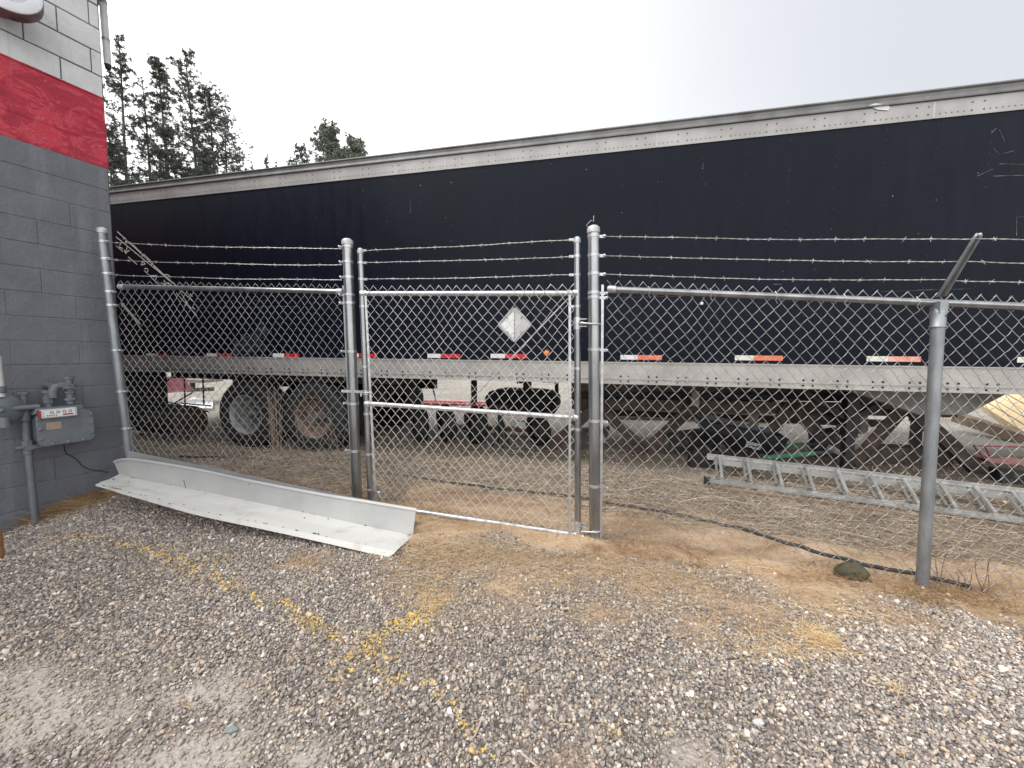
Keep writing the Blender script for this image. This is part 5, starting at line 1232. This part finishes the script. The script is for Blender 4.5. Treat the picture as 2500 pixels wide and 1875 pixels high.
# stack of fresh lumber (each board a thing)
ldir = (Gd(2560, 1085) - Gd(2440, 1085)); 
Lb0 = P(2415, 985, 7.1); 
bdv = (P(2540, 1075, 5.9) - P(2395, 985, 7.0)); bdv = bdv.normalized(); side_ = bdv.cross(UZ).normalized()
if side_.x < 0: side_ = -side_
st = P(2400, 1000, 7.0)
sv_ = (side_ + UZ * 0.55).normalized(); uv_ = sv_.cross(bdv).normalized(); uv_ = uv_ if uv_.z > 0 else -uv_
ORD = ["nearest", "second", "third", "fourth", "fifth", "sixth", "seventh", "eighth"]
for row_, n_b in ((0, 8), (1, 8)):
    for col_ in range(n_b):
        o_ = st + sv_ * (0.03 + col_ * 0.100 + rnd.uniform(-0.004, 0.004)) + uv_ * (row_ * 0.093 + rnd.uniform(-0.004, 0.004)) + bdv * rnd.uniform(-0.07, 0.07)
        tag(MB().beam(o_, o_ + bdv * 2.6, 0.088, 0.088, up=uv_).build("lumber_board", M_wood, bevel=0.006), ORD[col_] + " board, counted from the fence side, in the " + ("top" if row_ else "lower") + " layer of the lumber pile", "board", "boards in the fresh lumber pile")
tag(MB().beam(P(2335, 1018, 6.9), P(2520, 1078, 5.9), 0.16, 0.16).build("timber", M_woodd), "grey brown timber under the fresh lumber pile", "timber")
# red garden cart
rc_ = thing("garden_cart", P(2470, 1190, 4.7), "red garden cart with a faded pink tray at the right edge behind the fence", "cart")
M_redc = mat("red_enamel", (0.33, 0.02, 0.035), 0.45, 0, (0.45, 0.05, 0.07), 6); M_pinkc = mat("sun_faded_pink", (0.55, 0.24, 0.24), 0.6, 0, (0.66, 0.34, 0.33), 8)
q = MB(); A_, B_ = P(2402, 1117, 5.2), P(2640, 1122, 4.9); dpt = Vector((0.05, 0.0, 0)); near_ = [P(2402, 1119, 4.9), P(2640, 1127, 4.55), P(2600, 1145, 4.6), P(2440, 1144, 4.85)]
q.prism(near_, Vector((0.02, 0.02, 0.0))); q.prism([near_[3], near_[2], near_[2] + Vector((0, 0.5, 0)), near_[3] + Vector((0, 0.5, 0))], UZ * 0.01); q.prism([near_[0], near_[3], near_[3] + Vector((0, 0.5, 0)), near_[0] + Vector((0, 0.5, 0))], Vector((0.01, 0, 0)), 1)
q.build("tray", [M_pinkc, M_redc], rc_)
q = MB(); q.tube([near_[0], near_[0] + Vector((-0.03, 0.1, 0.14)), near_[0] + Vector((0.7, 0.1, 0.12))], 0.009, 8); q.tube([near_[0] + Vector((0.2, 0.1, 0.0)), near_[0] + Vector((0.12, 0.1, 0.13))], 0.008, 8); q.build("rack", M_redc, rc_)
q = MB(); cw = P(2478, 1172, 4.7); q.lathe(cw, (0, 1, 0), [(0.05, 0), (0.12, -0.005), (0.14, 0.03), (0.14, 0.06), (0.12, 0.085), (0.05, 0.08)], 24); q.build("wheel", M_tyre, rc_, smooth=True)

# equipment under the middle of the trailer: worn tyres leaning together
for i, (px_, py_, w, R_, lab) in enumerate(((1010, 1045, 1.0, 0.27, "leftmost worn tyre under the trailer behind the gate"), (1075, 1040, 1.05, 0.30, "second worn tyre lying under the trailer behind the gate"), (1150, 1045, 1.1, 0.30, "worn tyre under the trailer left of the jack stand"), (1300, 1030, 1.15, 0.25, "worn tyre below the black tank beside the white box"))):
    c = TP(px_, py_, w); c.z = R_ * 0.92
    ax = (TU * 0.8 + TWn * 0.55 + UZ * 0.15 * (i % 2)).normalized()
    t_ = thing("worn_tyre", Vector((c.x, c.y, 0)), lab, "tyre", "worn tyres under the trailer")
    MB().lathe(c, ax, tyre_prof(R_, 0.2), 36).build("casing", M_tyre, t_, smooth=True)
    MB().lathe(c + ax * 0.05, ax, [(0, 0), (R_ * 0.5, 0), (R_ * 0.57, 0.05), (R_ * 0.57, 0.1)], 24).build("rim", M_rimr, t_, smooth=True)
jk = thing("jack_stand", TP(1225, 1085, 0.9), "black jack stand under the trailer below the black tank", "jack stand")
q = MB(); c = TP(1222, 1085, 0.9); bz = max(0.0, c.z)
for a in (0.3, 1.9, 3.4, 5.0): q.beam(Vector((c.x + math.cos(a) * 0.13, c.y + math.sin(a) * 0.13, 0.0)), Vector((c.x + math.cos(a) * 0.04, c.y + math.sin(a) * 0.04, 0.38)), 0.03, 0.03)
q.build("leg", M_blk, jk); MB().tube([Vector((c.x, c.y, 0.2)), Vector((c.x, c.y, 0.62))], 0.04, 12).build("post", M_blk, jk)
q = MB(); q.box((c.x, c.y, 0.63), (0.24, 0.14, 0.05)); q.build("saddle", M_blk, jk)
tag(MB().prism([TP(1264, 1030, 1.3), TP(1284, 1030, 1.3), TP(1283, 1046, 1.3), TP(1268, 1046, 1.3)], TWn * 0.14).build("white_box", mat("white_carton", (0.72, 0.73, 0.70), 0.6), bevel=0.004), "small white box under the trailer behind the gate", "box")
tag(MB().beam(TP(1298, 1080, 1.5), TP(1295, 1015, 1.5), 0.06, 0.06, up=TWn).build("timber", M_wood), "short pale timber upright beside the white box under the trailer", "timber")
tag(MB().beam(TP(1140, 1045, 1.8), TP(1140, 1005, 1.8), 0.08, 0.10, up=TWn).build("timber", M_woodd), "short tan timber standing among the worn tyres", "timber")
tag(MB().beam(TP(1110, 1042, 1.9), TP(1345, 1050, 1.9), 0.14, 0.08).build("timber", M_woodd), "long dark timber on the ground behind the worn tyres", "timber")
for i, (y_, lab) in enumerate(((977, "farther red pipe lying on the lot beyond the trailer"), (984, "nearer red pipe lying on the lot beyond the trailer"))):
    a_ = Gd(1005, y_, 0.04); b_ = Gd(1240, y_ + 6, 0.04)
    tag(MB().tube([a_, b_], 0.035, 10).build("red_pipe", M_pinkc if i == 0 else M_redc, smooth=True), lab, "pipe", "red pipes on the lot")
# mangled black sheets in the middle distance behind the hinge post
q = MB(); c = Gd(1440, 1075)
tag(q.prism([P(1405, 1052, 5.6), P(1490, 1045, 5.5), P(1478, 1082, 5.4), P(1400, 1088, 5.5)], Vector((0.02, 0.12, 0.02))).build("dark_piece", mat("dark_scrap", (0.05, 0.05, 0.05), 0.5, 0.3, (0.3, 0.3, 0.3), 6, lo=0.5, hi=0.6), bevel=0.01), "dark crumpled metal scrap on the ground behind the hinge post", "scrap")

# left: things on the lot behind the rear wheels
tag(MB().prism([P(388, 925, 9.0), P(405, 920, 9.0), P(423, 955, 9.0), P(405, 960, 9.0), P(388, 945, 9.0)], Vector((0.1, 0.4, 0))).build("car_hood_panel", M_redc if 0 else mat("pink_red_panel", (0.42, 0.09, 0.12), 0.5, 0, (0.50, 0.15, 0.18), 4)), "pinkish red body panel lying on the lot behind the trailer's rear", "panel")
tk2 = thing("flatbed_deck", Gd(450, 975), "low grey wooden deck standing on the lot behind the trailer's rear", "deck")
q = MB(); dd0 = 11.0
q.beam(P(400, 925, dd0), P(520, 929, dd0), 0.8, 0.09); q.build("deck", M_woodg, tk2)
q = MB(); q.beam(P(398, 954, dd0 - 0.5), P(520, 950, dd0 - 0.5), 0.1, 0.10); q.build("lower_beam", M_rust, tk2)
for px_ in (420, 440, 470): MB().beam(P(px_, 930, dd0 - 0.3), P(px_, 956, dd0 - 0.3), 0.08, 0.10, up=(0, 1, 0)).build("post", M_rust, tk2)
wsA = [Gd(425, 1000), Gd(520, 1002), Gd(520, 980), Gd(470, 975)]
tag(MB().prism([p + UZ * 0.02 for p in wsA], UZ * 0.04).build("white_sheet", mat("white_sheet_metal", (0.78, 0.79, 0.80), 0.5)), "white sheet lying flat on the lot behind the trailer's rear wheels", "sheet")
dr_ = thing("metal_drum", TP(400, 1060, 0.2), "black drum lying on its side left of the trailer wheels", "drum")
a_ = TP(345, 1040, 0.5); b_ = TP(466, 1036, 0.25); a_.z = b_.z = 0.30
MB().lathe(a_, b_ - a_, [(0, 0), (0.25, 0), (0.26, 0.01), (0.255, 0.3), (0.265, 0.31), (0.255, 0.32), (0.26, (b_ - a_).length - 0.01), (0.25, (b_ - a_).length)], 32).build("shell", M_blk, dr_, smooth=True)
MB().lathe(b_, b_ - a_, [(0, -0.02), (0.24, -0.02), (0.25, 0.0)], 32).build("end_cap", mat("burnt_rust", (0.05, 0.03, 0.024), 0.85, 0, (0.10, 0.06, 0.045), 12), dr_, smooth=True)

# ================================================================== HOSE, FLASHING, SMALL THINGS
hp = [Gd(x_, y_, 0.012) for x_, y_ in ((440, 1113), (560, 1118), (700, 1128), (860, 1152), (960, 1158), (1100, 1178), (1250, 1196), (1400, 1212), (1480, 1228), (1560, 1240), (1680, 1262), (1780, 1285), (1900, 1318), (2000, 1350), (2100, 1375), (2230, 1398), (2370, 1432))]
def smooth_path(p, k_=6):
    out = []
    for i in range(len(p) - 1):
        p0, p1, p2, p3 = p[max(i - 1, 0)], p[i], p[i + 1], p[min(i + 2, len(p) - 1)]
        for j in range(k_):
            t = j / k_; out.append(0.5 * ((2 * p1) + (p2 - p0) * t + (2 * p0 - 5 * p1 + 4 * p2 - p3) * t * t + (3 * p1 - p0 - 3 * p2 + p3) * t ** 3))
    out.append(p[-1]); return out
hp = smooth_path(hp)
hp = [Vector((p.x, p.y, gz(p.x, p.y) + 0.010)) for p in hp]
tag(MB().tube(hp, 0.013, 10).build("hose", mat("black_poly_pipe", (0.018, 0.019, 0.018), 0.5, 0, (0.05, 0.05, 0.045), 10), smooth=True), "black poly hose running along the dirt behind the fence", "hose")

M_fl = mat("painted_flashing", (0.36, 0.365, 0.36), 0.38, 0.15, (0.44, 0.445, 0.435), 2.5, bump=0.03)
M_flp = mat("dusty_flashing_pan", (0.44, 0.42, 0.38), 0.55, 0.05, (0.57, 0.565, 0.54), 5, detail=9, bump=0.08, lo=0.30, hi=0.48)
def D_(px, pxa, da, pxb, db_): t = (px - pxa) / (pxb - pxa); return 1 / ((1 - t) / da + t / db_)
st_top = [(277, 1125), (300, 1119), (345, 1121), (480, 1143), (607, 1170), (770, 1201), (900, 1222), (1016, 1241)]
st_fold = [(291, 1158), (310, 1163), (350, 1172), (480, 1197), (607, 1223), (770, 1257), (890, 1283), (1008, 1308)]
st_fr = [(232, 1184), (262, 1190), (300, 1199), (400, 1226), (500, 1252), (650, 1281), (800, 1312), (966, 1347)]
st_lip = [(236, 1187), (262, 1194), (296, 1205), (392, 1233), (490, 1260), (640, 1292), (790, 1325), (950, 1362)]
fl = thing("metal_flashing", Gd(640, 1280), "long pale L-shaped metal flashing lying on the gravel in front of the fence", "metal flashing")
rf, rt_, rp_, rl_ = [], [], [], []
for k_ in range(8):
    f_ = P(*st_fold[k_], D_(st_fold[k_][0], 291, 3.42, 1008, 2.79)); rf.append(f_)
    rt_.append(P(*st_top[k_], D_(st_top[k_][0], 277, 3.44, 1016, 2.83)))
    rp_.append(P(*st_fr[k_], D_(st_fr[k_][0], 232, 3.10, 966, 2.50)))
    rl_.append(P(*st_lip[k_], D_(st_lip[k_][0], 236, 3.095, 950, 2.485)))
def refine(rows): # subdivide along the length
    out = []
    for r_ in rows: out.append(smooth_path(r_, 4))
    return out
tp2, fo2, pn2, lp2 = refine([rt_, rf, rp_, rl_])
hem = [p + Vector((0.006, -0.012, -0.016)) for p in tp2]
MB().sheet([hem, tp2, [a.lerp(b2, 0.5) + Vector((0, 0.002 * math.sin(i * 0.8), 0)) for i, (a, b2) in enumerate(zip(tp2, fo2))], fo2]).build("flange", M_fl, fl, thick=0.0016)
mp_ = [a.lerp(b2, 0.45) - UZ * (0.004 + 0.004 * math.sin(i * 0.9)) for i, (a, b2) in enumerate(zip(fo2, pn2))]
mq_ = [a.lerp(b2, 0.75) + UZ * (0.004 * math.sin(i * 0.7 + 1)) for i, (a, b2) in enumerate(zip(fo2, pn2))]
MB().sheet([[p + UZ * 0.0008 for p in fo2], mp_, mq_, pn2, lp2]).build("pan", M_flp, fl, thick=0.0016)
q = MB()
for px_, py_, h_, lx in ((292, 1183, 0.03, -0.01), (454, 1192, 0.07, -0.015), (568, 1252, 0.045, -0.004), (606, 1184, 0.012, 0.01)):
    c = P(px_, py_, D_(px_, 260, 3.25, 990, 2.75) + (0.02)); q.tube([c - UZ * 0.002, c + Vector((lx, 0, h_))], 0.0022, 6)
q.build("screw", mat("brown_screw", (0.08, 0.06, 0.05), 0.6, 0.4), fl)
q = MB(); rz = random.Random(4)
for i in range(60):
    k_ = rz.randrange(2, len(fo2) - 2); t = rz.choice((0.02, 0.96, 0.97, 0.99, rz.random())); c = fo2[k_].lerp(pn2[k_], t) + TU * rz.uniform(-0.05, 0.05) + UZ * 0.004
    s_ = rz.uniform(0.002, 0.006); q.obox(c, (TU, TWn, UZ), (s_ * 2, s_, s_))
q.build("debris", mat("brown_debris", (0.08, 0.05, 0.035), 0.9), fl)["kind"] = "stuff"
# pebble on the pan
c = P(856, 1322, D_(856, 260, 3.15, 990, 2.70)); tag(MB().lathe(c - UZ * 0.003, UZ, [(0, 0), (0.009, 0.002), (0.013, 0.009), (0.011, 0.017), (0.005, 0.022), (0, 0.023)], 14).build("pebble", mat("pale_pebble", (0.36, 0.36, 0.33), 0.8, 0, (0.5, 0.5, 0.46), 60), smooth=True), "single pale round pebble sitting on the metal flashing's pan", "pebble")
f2 = thing("metal_flashing", Gd(500, 1215), "second grey flashing tucked behind the front one against the fence", "metal flashing")
t2 = [P(x_, y_, D_(x_, 312, 3.56, 1016, 2.98)) for x_, y_ in ((312, 1100), (420, 1122), (560, 1150), (700, 1180), (835, 1208), (1016, 1243))]
b2_ = [P(x_, y_, D_(x_, 312, 3.50, 1016, 2.95)) for x_, y_ in ((310, 1123), (420, 1150), (560, 1180), (700, 1212), (835, 1240), (1012, 1275))]
l2_ = [p + Vector((0.0, -0.05, -0.005)) for p in b2_]
MB().sheet([[p + Vector((0.0, 0.012, -0.012)) for p in t2], t2, b2_]).build("flange", mat("grey_flashing", (0.24, 0.25, 0.26), 0.4, 0.3, (0.32, 0.33, 0.34), 3), f2, thick=0.0016)
MB().sheet([[p + Vector((0, 0, -0.001)) for p in b2_], l2_]).build("pan", M_fl, f2, thick=0.0016)

# olive rock behind the fence
def lump(name, c, size, m, seed, sub=3, amp=0.35, fr=1.6):
    import bmesh
    bm = bmesh.new(); bmesh.ops.create_icosphere(bm, subdivisions=sub, radius=1.0)
    for v in bm.verts:
        nn = mnoise.noise(v.co * fr + Vector((seed, seed * 2, 0))); v.co *= 1 + amp * nn
        v.co = Vector((v.co.x * size[0], v.co.y * size[1], v.co.z * size[2]))
    me = bpy.data.meshes.new(name); bm.to_mesh(me); bm.free(); me.materials.append(m)
    me.polygons.foreach_set("use_smooth", [True] * len(me.polygons))
    o = bpy.data.objects.new(name, me); COL.objects.link(o); o.location = c; return o
c = Gd(2075, 1408)
tag(lump("rock", c + UZ * 0.035, (0.098, 0.06, 0.055), mat("olive_dark_rock", (0.050, 0.044, 0.026), 0.9, 0, (0.085, 0.075, 0.045), 12, bump=0.5), 3, amp=0.5), "dark olive rock on the dirt beside the fence near the line post", "rock")
c = Gd(565, 1786); tag(lump("stone", c + UZ * 0.008, (0.024, 0.015, 0.011), mat("greenish_stone", (0.15, 0.19, 0.18), 0.7, 0, (0.22, 0.26, 0.25), 60), 5), "larger smooth greenish stone among the gravel at lower left", "stone")
c = Gd(1851, 1768); tag(lump("stone", c + UZ * 0.008, (0.022, 0.013, 0.010), mat("pale_stone", (0.45, 0.45, 0.46), 0.7, 0, (0.55, 0.55, 0.55), 60), 8), "larger pale grey stone in the gravel at lower right", "stone")
def leafy(px_, py_, L_, w_, m, name, lab, yaw, cat):
    c = Gd(px_, py_, 0.012); d_ = Vector((math.cos(yaw), math.sin(yaw), 0.02)); s_ = Vector((-math.sin(yaw), math.cos(yaw), 0)); q = MB(); rows = []
    for k_ in range(7):
        t = k_ / 6; p = c + d_ * (t - 0.5) * L_ + UZ * (0.004 * math.sin(t * 9)); ww = w_ * math.sin(math.pi * min(max(t, 0.08), 0.92)) * (0.8 + 0.3 * math.sin(k_ * 2.3)); rows.append([p - s_ * ww - UZ * 0.002, p + UZ * 0.003, p + s_ * ww * 0.8])
    q.sheet(rows); return tag(q.build(name, m, thick=0.0012), lab, cat)
leafy(452, 1722, 0.085, 0.010, mat("brown_leaf", (0.20, 0.13, 0.08), 0.8, 0, (0.40, 0.29, 0.18), 60), "dead_leaf", "curled brown dead leaf on the dusty gravel at lower left", 2.7, "leaf")
leafy(1656, 1551, 0.16, 0.012, mat("grey_stick", (0.17, 0.12, 0.085), 0.85, 0, (0.30, 0.23, 0.17), 60), "wood_splinter", "flat brown wood splinter on the gravel right of centre", 0.05, "wood splinter")
def twig(pts, r_, lab, m=None):
    g_ = [Gd(*p_, 0.010) for p_ in pts]; tag(MB().tube(g_, [r_] * (len(g_) - 1) + [r_ * 0.5], 7).build("twig", m or mat("pale_twig", (0.36, 0.28, 0.20), 0.8, 0, (0.55, 0.46, 0.36), 40), smooth=True), lab, "twig", "twigs on the gravel")
M_twd = mat("dark_twig", (0.12, 0.085, 0.06), 0.85, 0, (0.22, 0.17, 0.13), 40)
twig([(1818, 1532), (1836, 1550)], 0.005, "short thick pale twig on the gravel beside the golden straw")
twig([(1288, 1658), (1282, 1705), (1276, 1745)], 0.003, "dark upright-pointing twig on the gravel right of the yellow paint", M_twd)
twig([(1300, 1740), (1345, 1722), (1370, 1712)], 0.0025, "thin dark twig beside the gravel centre, lying nearly level", M_twd)
twig([(1158, 1800), (1170, 1770), (1177, 1750)], 0.004, "grey twig standing up at the end of the yellow paint line")
twig([(1272, 1838), (1312, 1872)], 0.005, "pale thick twig at the bottom edge of the photo")
twig([(1366, 1768), (1392, 1768)], 0.005, "short white twig curled on the gravel near the bottom centre")
twig([(1330, 1790), (1360, 1828)], 0.002, "thin brown twig slanting near the bottom centre", M_twd)
twig([(30, 1600), (50, 1570)], 0.0025, "pale twig at the far left of the gravel")

# standing dead weeds behind the fence
def weed(px_, py_, n_, H, lab, spread=0.05, lean=0.12, seed=0, m=None):
    c = Gd(px_, py_); t = thing("dead_weed", c, lab, "weed", "standing dead weeds"); R = random.Random(seed); q = MB()
    for k_ in range(n_):
        p = c + Vector((R.gauss(0, spread), R.gauss(0, spread * 0.5), -0.01)); h = H * R.uniform(0.6, 1.05); lx, ly = R.gauss(0, lean), R.gauss(0, lean * 0.6); pts = []
        for j in range(7):
            s_ = j / 6; pts.append(p + Vector((lx * s_ * h + 0.012 * math.sin(s_ * 5 + k_), ly * s_ * h, h * s_ - 0.10 * abs(lx) * s_ * s_)))
        q.tube(pts, [0.0030 * (1 - 0.5 * j / 6) for j in range(7)], 5)
        for b_i in range(R.randint(1, 4)):
            j = R.randint(2, 5); o_ = pts[j]; dv = Vector((R.uniform(-1, 1), R.uniform(-.5, .5), R.uniform(0.2, 1))).normalized() * R.uniform(0.04, 0.14) * (H / 0.8)
            q.tube([o_, o_ + dv * 0.6, o_ + dv + UZ * -0.01], [0.0013, 0.001, 0.0005], 4)
    q.build("stems", m or mat("dead_stem", (0.26, 0.19, 0.135), 0.85, 0, (0.42, 0.33, 0.25), 20), t)
weed(672, 1112, 18, 1.05, "tall clump of dead stems in front of the gap between the trailer wheels", 0.04, 0.06, 1)
weed(735, 1118, 4, 0.8, "thin dead stems leaning in front of the rusty-rimmed wheel", 0.08, 0.2, 2)
weed(830, 1135, 7, 0.62, "pale dead stems just left of the latch-side gate post", 0.07, 0.2, 3)
weed(470, 1110, 9, 0.5, "tangled dead weed in front of the black drum", 0.18, 0.5, 4)
weed(1110, 1100, 6, 0.25, "low dead weed seen through the middle of the gate", 0.10, 0.6, 5)
weed(960, 1130, 3, 0.42, "single slanted pale stalk seen through the left of the gate", 0.05, 0.4, 6)
weed(2400, 1450, 6, 0.30, "small dark dead weed right of the line post", 0.04, 0.3, 7, M_twd)
weed(2285, 1440, 2, 0.35, "reddish dead stalk beside the foot of the line post", 0.01, 0.1, 8, M_twd)
weed(1828, 1475, 2, 0.30, "thin pale stalk standing in front of the right fence section", 0.01, 0.05, 9)
weed(570, 1145, 7, 0.16, "low brown weed behind the left fence section", 0.15, 0.5, 10, M_twd)

# ================================================================== TREES
M_bark = mat("pine_bark", (0.06, 0.052, 0.048), 0.9, 0, (0.12, 0.10, 0.09), 3)
M_ndl = mat_rand("pine_needles", [(0, (0.036, 0.045, 0.036)), (0.5, (0.062, 0.074, 0.056)), (1.0, (0.10, 0.115, 0.085))], 0.75)  # needle albedo raised here and below to stand in for distance haze
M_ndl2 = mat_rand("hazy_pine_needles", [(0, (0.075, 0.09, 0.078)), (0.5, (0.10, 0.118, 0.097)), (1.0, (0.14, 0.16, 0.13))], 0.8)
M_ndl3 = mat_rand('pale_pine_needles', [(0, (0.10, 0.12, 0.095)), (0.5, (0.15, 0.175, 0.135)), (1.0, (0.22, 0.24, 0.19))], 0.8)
def pine(px_, pytop, D, lab, crown_lo=0.3, rad=2.6, nbr=120, tuft=0.42, seed=0, ndl=M_ndl, lean=0.0, dens=1.0, ntri=20, nw=0.045, shape=0.8, right=0.0, group="tall pines beyond the trailer", topsharp=1.0):
    tuft *= 0.72; nbr = int(nbr * 1.35)
    R = np.random.RandomState(seed + 100); top = P(px_, pytop, D); H = top.z + 0.2
    bx = top.x + lean * H * 0.0; base = Vector((bx + lean, top.y, 0))
    t = thing("pine_tree", base, lab, "tree", group)
    def axis_pt(h): # h 0..1
        return np.array([base.x + (top.x - base.x) * h + 0.12 * math.sin(h * 7 + seed), base.y, H * h])
    q = MB(); q.tube([Vector(axis_pt(k_ / 14)) for k_ in range(15)], [0.26 * H / 30 * (1 - 0.93 * k_ / 14) + 0.015 for k_ in range(15)], 10); q.build("trunk", M_bark, t, smooth=True)
    qb = MB(); tc = []
    for i in range(nbr):
        h = crown_lo + (1 - crown_lo) * R.rand() ** 0.85 * 0.985; rel = (h - crown_lo) / (1 - crown_lo)
        az = R.rand() * 6.283; Lb = rad * ((1 - rel) ** shape * 0.9 + 0.10) * R.uniform(0.45, 1.15) * (0.75 + 0.5 * abs(math.sin(h * 23 + seed + az)))
        if rel < 0.12: Lb *= 0.6 + rel * 3
        Lb *= 1 + right * math.cos(az)
        rise = R.uniform(-0.15, 0.45) + 0.35 * rel
        d = np.array([math.cos(az), math.sin(az), rise]); d /= np.linalg.norm(d); a = axis_pt(h)
        mid = a + d * Lb * 0.5 - np.array([0, 0, 0.08 * Lb]); end = a + d * Lb + np.array([0, 0, 0.10 * Lb])
        qb.tube([Vector(a), Vector(mid), Vector(end)], [0.035, 0.022, 0.008], 4, caps=False)
        nt = max(2, int(Lb * 2.6 * dens + 1))
        for k_ in range(nt):
            s_ = 0.35 + 0.65 * (k_ + R.rand()) / nt; pnt = a + (end - a) * s_ + R.normal(0, 0.10 + 0.14 * s_ * Lb * 0.5, 3); tc.append(pnt)
        tc.append(end)
    for k_ in range(int(6 * topsharp)): tc.append(axis_pt(1 - 0.012 * k_) + R.normal(0, 0.10 + 0.02 * k_, 3))
    qb.build("limbs", M_bark, t)
    tc = np.array(tc); n_ = len(tc)
    # needle tufts: short flat needle sprays radiating from each twig end
    cen = np.repeat(tc, ntri, 0); v = R.normal(0, 1, (n_ * ntri, 3)); v[:, 2] += 0.35; v /= np.linalg.norm(v, axis=1)[:, None]
    Ln = np.repeat(R.uniform(0.6, 1.15, n_), ntri) * tuft * R.uniform(0.5, 1, n_ * ntri); pv = np.cross(v, R.normal(0, 1, v.shape)); pv /= np.linalg.norm(pv, axis=1)[:, None]
    st_ = cen + v * (Ln * 0.12)[:, None]
    A = st_ - pv * nw * 0.5; B = st_ + pv * nw * 0.5; C_ = cen + v * Ln[:, None] + pv * nw * 0.3; E = cen + v * Ln[:, None] - pv * nw * 0.3
    V = np.stack([A, B, C_, E], 1).reshape(-1, 3); Fc = np.arange(len(V)).reshape(-1, 4)
    fast_mesh("crown", V, Fc, ndl, t)
    return t
pine(286, 92, 36, "tallest sparse pine right beside the block building's corner", 0.42, 2.9, 84, 0.42, 1, right=0.1)
pine(345, 196, 38, "thin pine between the tallest one and the twin-topped one", 0.35, 2.3, 85, 0.42, 2, lean=0.4)
pine(386, 146, 38, "narrow dense pine with a twin top, third from the building", 0.36, 2.1, 150, 0.42, 3, dens=1.3, shape=0.6)
pine(456, 132, 37, "tall full pine in the middle of the group", 0.40, 2.9, 125, 0.42, 4, lean=0.3, shape=0.55)
pine(513, 214, 38, "shorter spreading pine at the right of the tall group", 0.38, 2.9, 140, 0.40, 5, right=0.25, shape=0.5)
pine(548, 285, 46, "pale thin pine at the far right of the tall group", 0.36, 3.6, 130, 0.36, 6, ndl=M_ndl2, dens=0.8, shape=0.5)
pine(262, 320, 30, "low dark bushy pine at the foot of the group by the building", 0.3, 3.0, 150, 0.42, 7, dens=1.6, shape=0.7)
pine(402, 322, 34, "low dark bushy pine under the twin-topped pine", 0.3, 2.8, 130, 0.42, 8, dens=1.6, shape=0.7)
pine(505, 372, 34, "low dark bushy pine under the spreading pine", 0.3, 3.0, 120, 0.42, 9, dens=1.5)
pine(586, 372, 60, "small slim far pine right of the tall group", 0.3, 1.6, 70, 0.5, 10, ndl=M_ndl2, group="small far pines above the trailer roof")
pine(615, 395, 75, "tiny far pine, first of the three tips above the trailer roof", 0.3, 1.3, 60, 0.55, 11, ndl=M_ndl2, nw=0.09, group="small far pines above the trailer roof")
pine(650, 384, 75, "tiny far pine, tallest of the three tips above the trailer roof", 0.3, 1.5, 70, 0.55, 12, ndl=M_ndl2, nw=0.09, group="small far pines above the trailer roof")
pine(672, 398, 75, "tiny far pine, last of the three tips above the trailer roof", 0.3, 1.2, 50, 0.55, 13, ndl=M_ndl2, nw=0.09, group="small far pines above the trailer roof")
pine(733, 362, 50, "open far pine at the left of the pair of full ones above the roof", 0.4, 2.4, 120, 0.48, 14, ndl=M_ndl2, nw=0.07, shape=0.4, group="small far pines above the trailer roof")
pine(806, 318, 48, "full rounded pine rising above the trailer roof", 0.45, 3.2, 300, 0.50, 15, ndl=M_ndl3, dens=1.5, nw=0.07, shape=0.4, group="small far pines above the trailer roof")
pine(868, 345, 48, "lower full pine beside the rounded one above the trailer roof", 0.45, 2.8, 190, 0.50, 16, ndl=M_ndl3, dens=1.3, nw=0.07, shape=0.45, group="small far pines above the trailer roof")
print("pebbles ok; objects", len(bpy.data.objects))
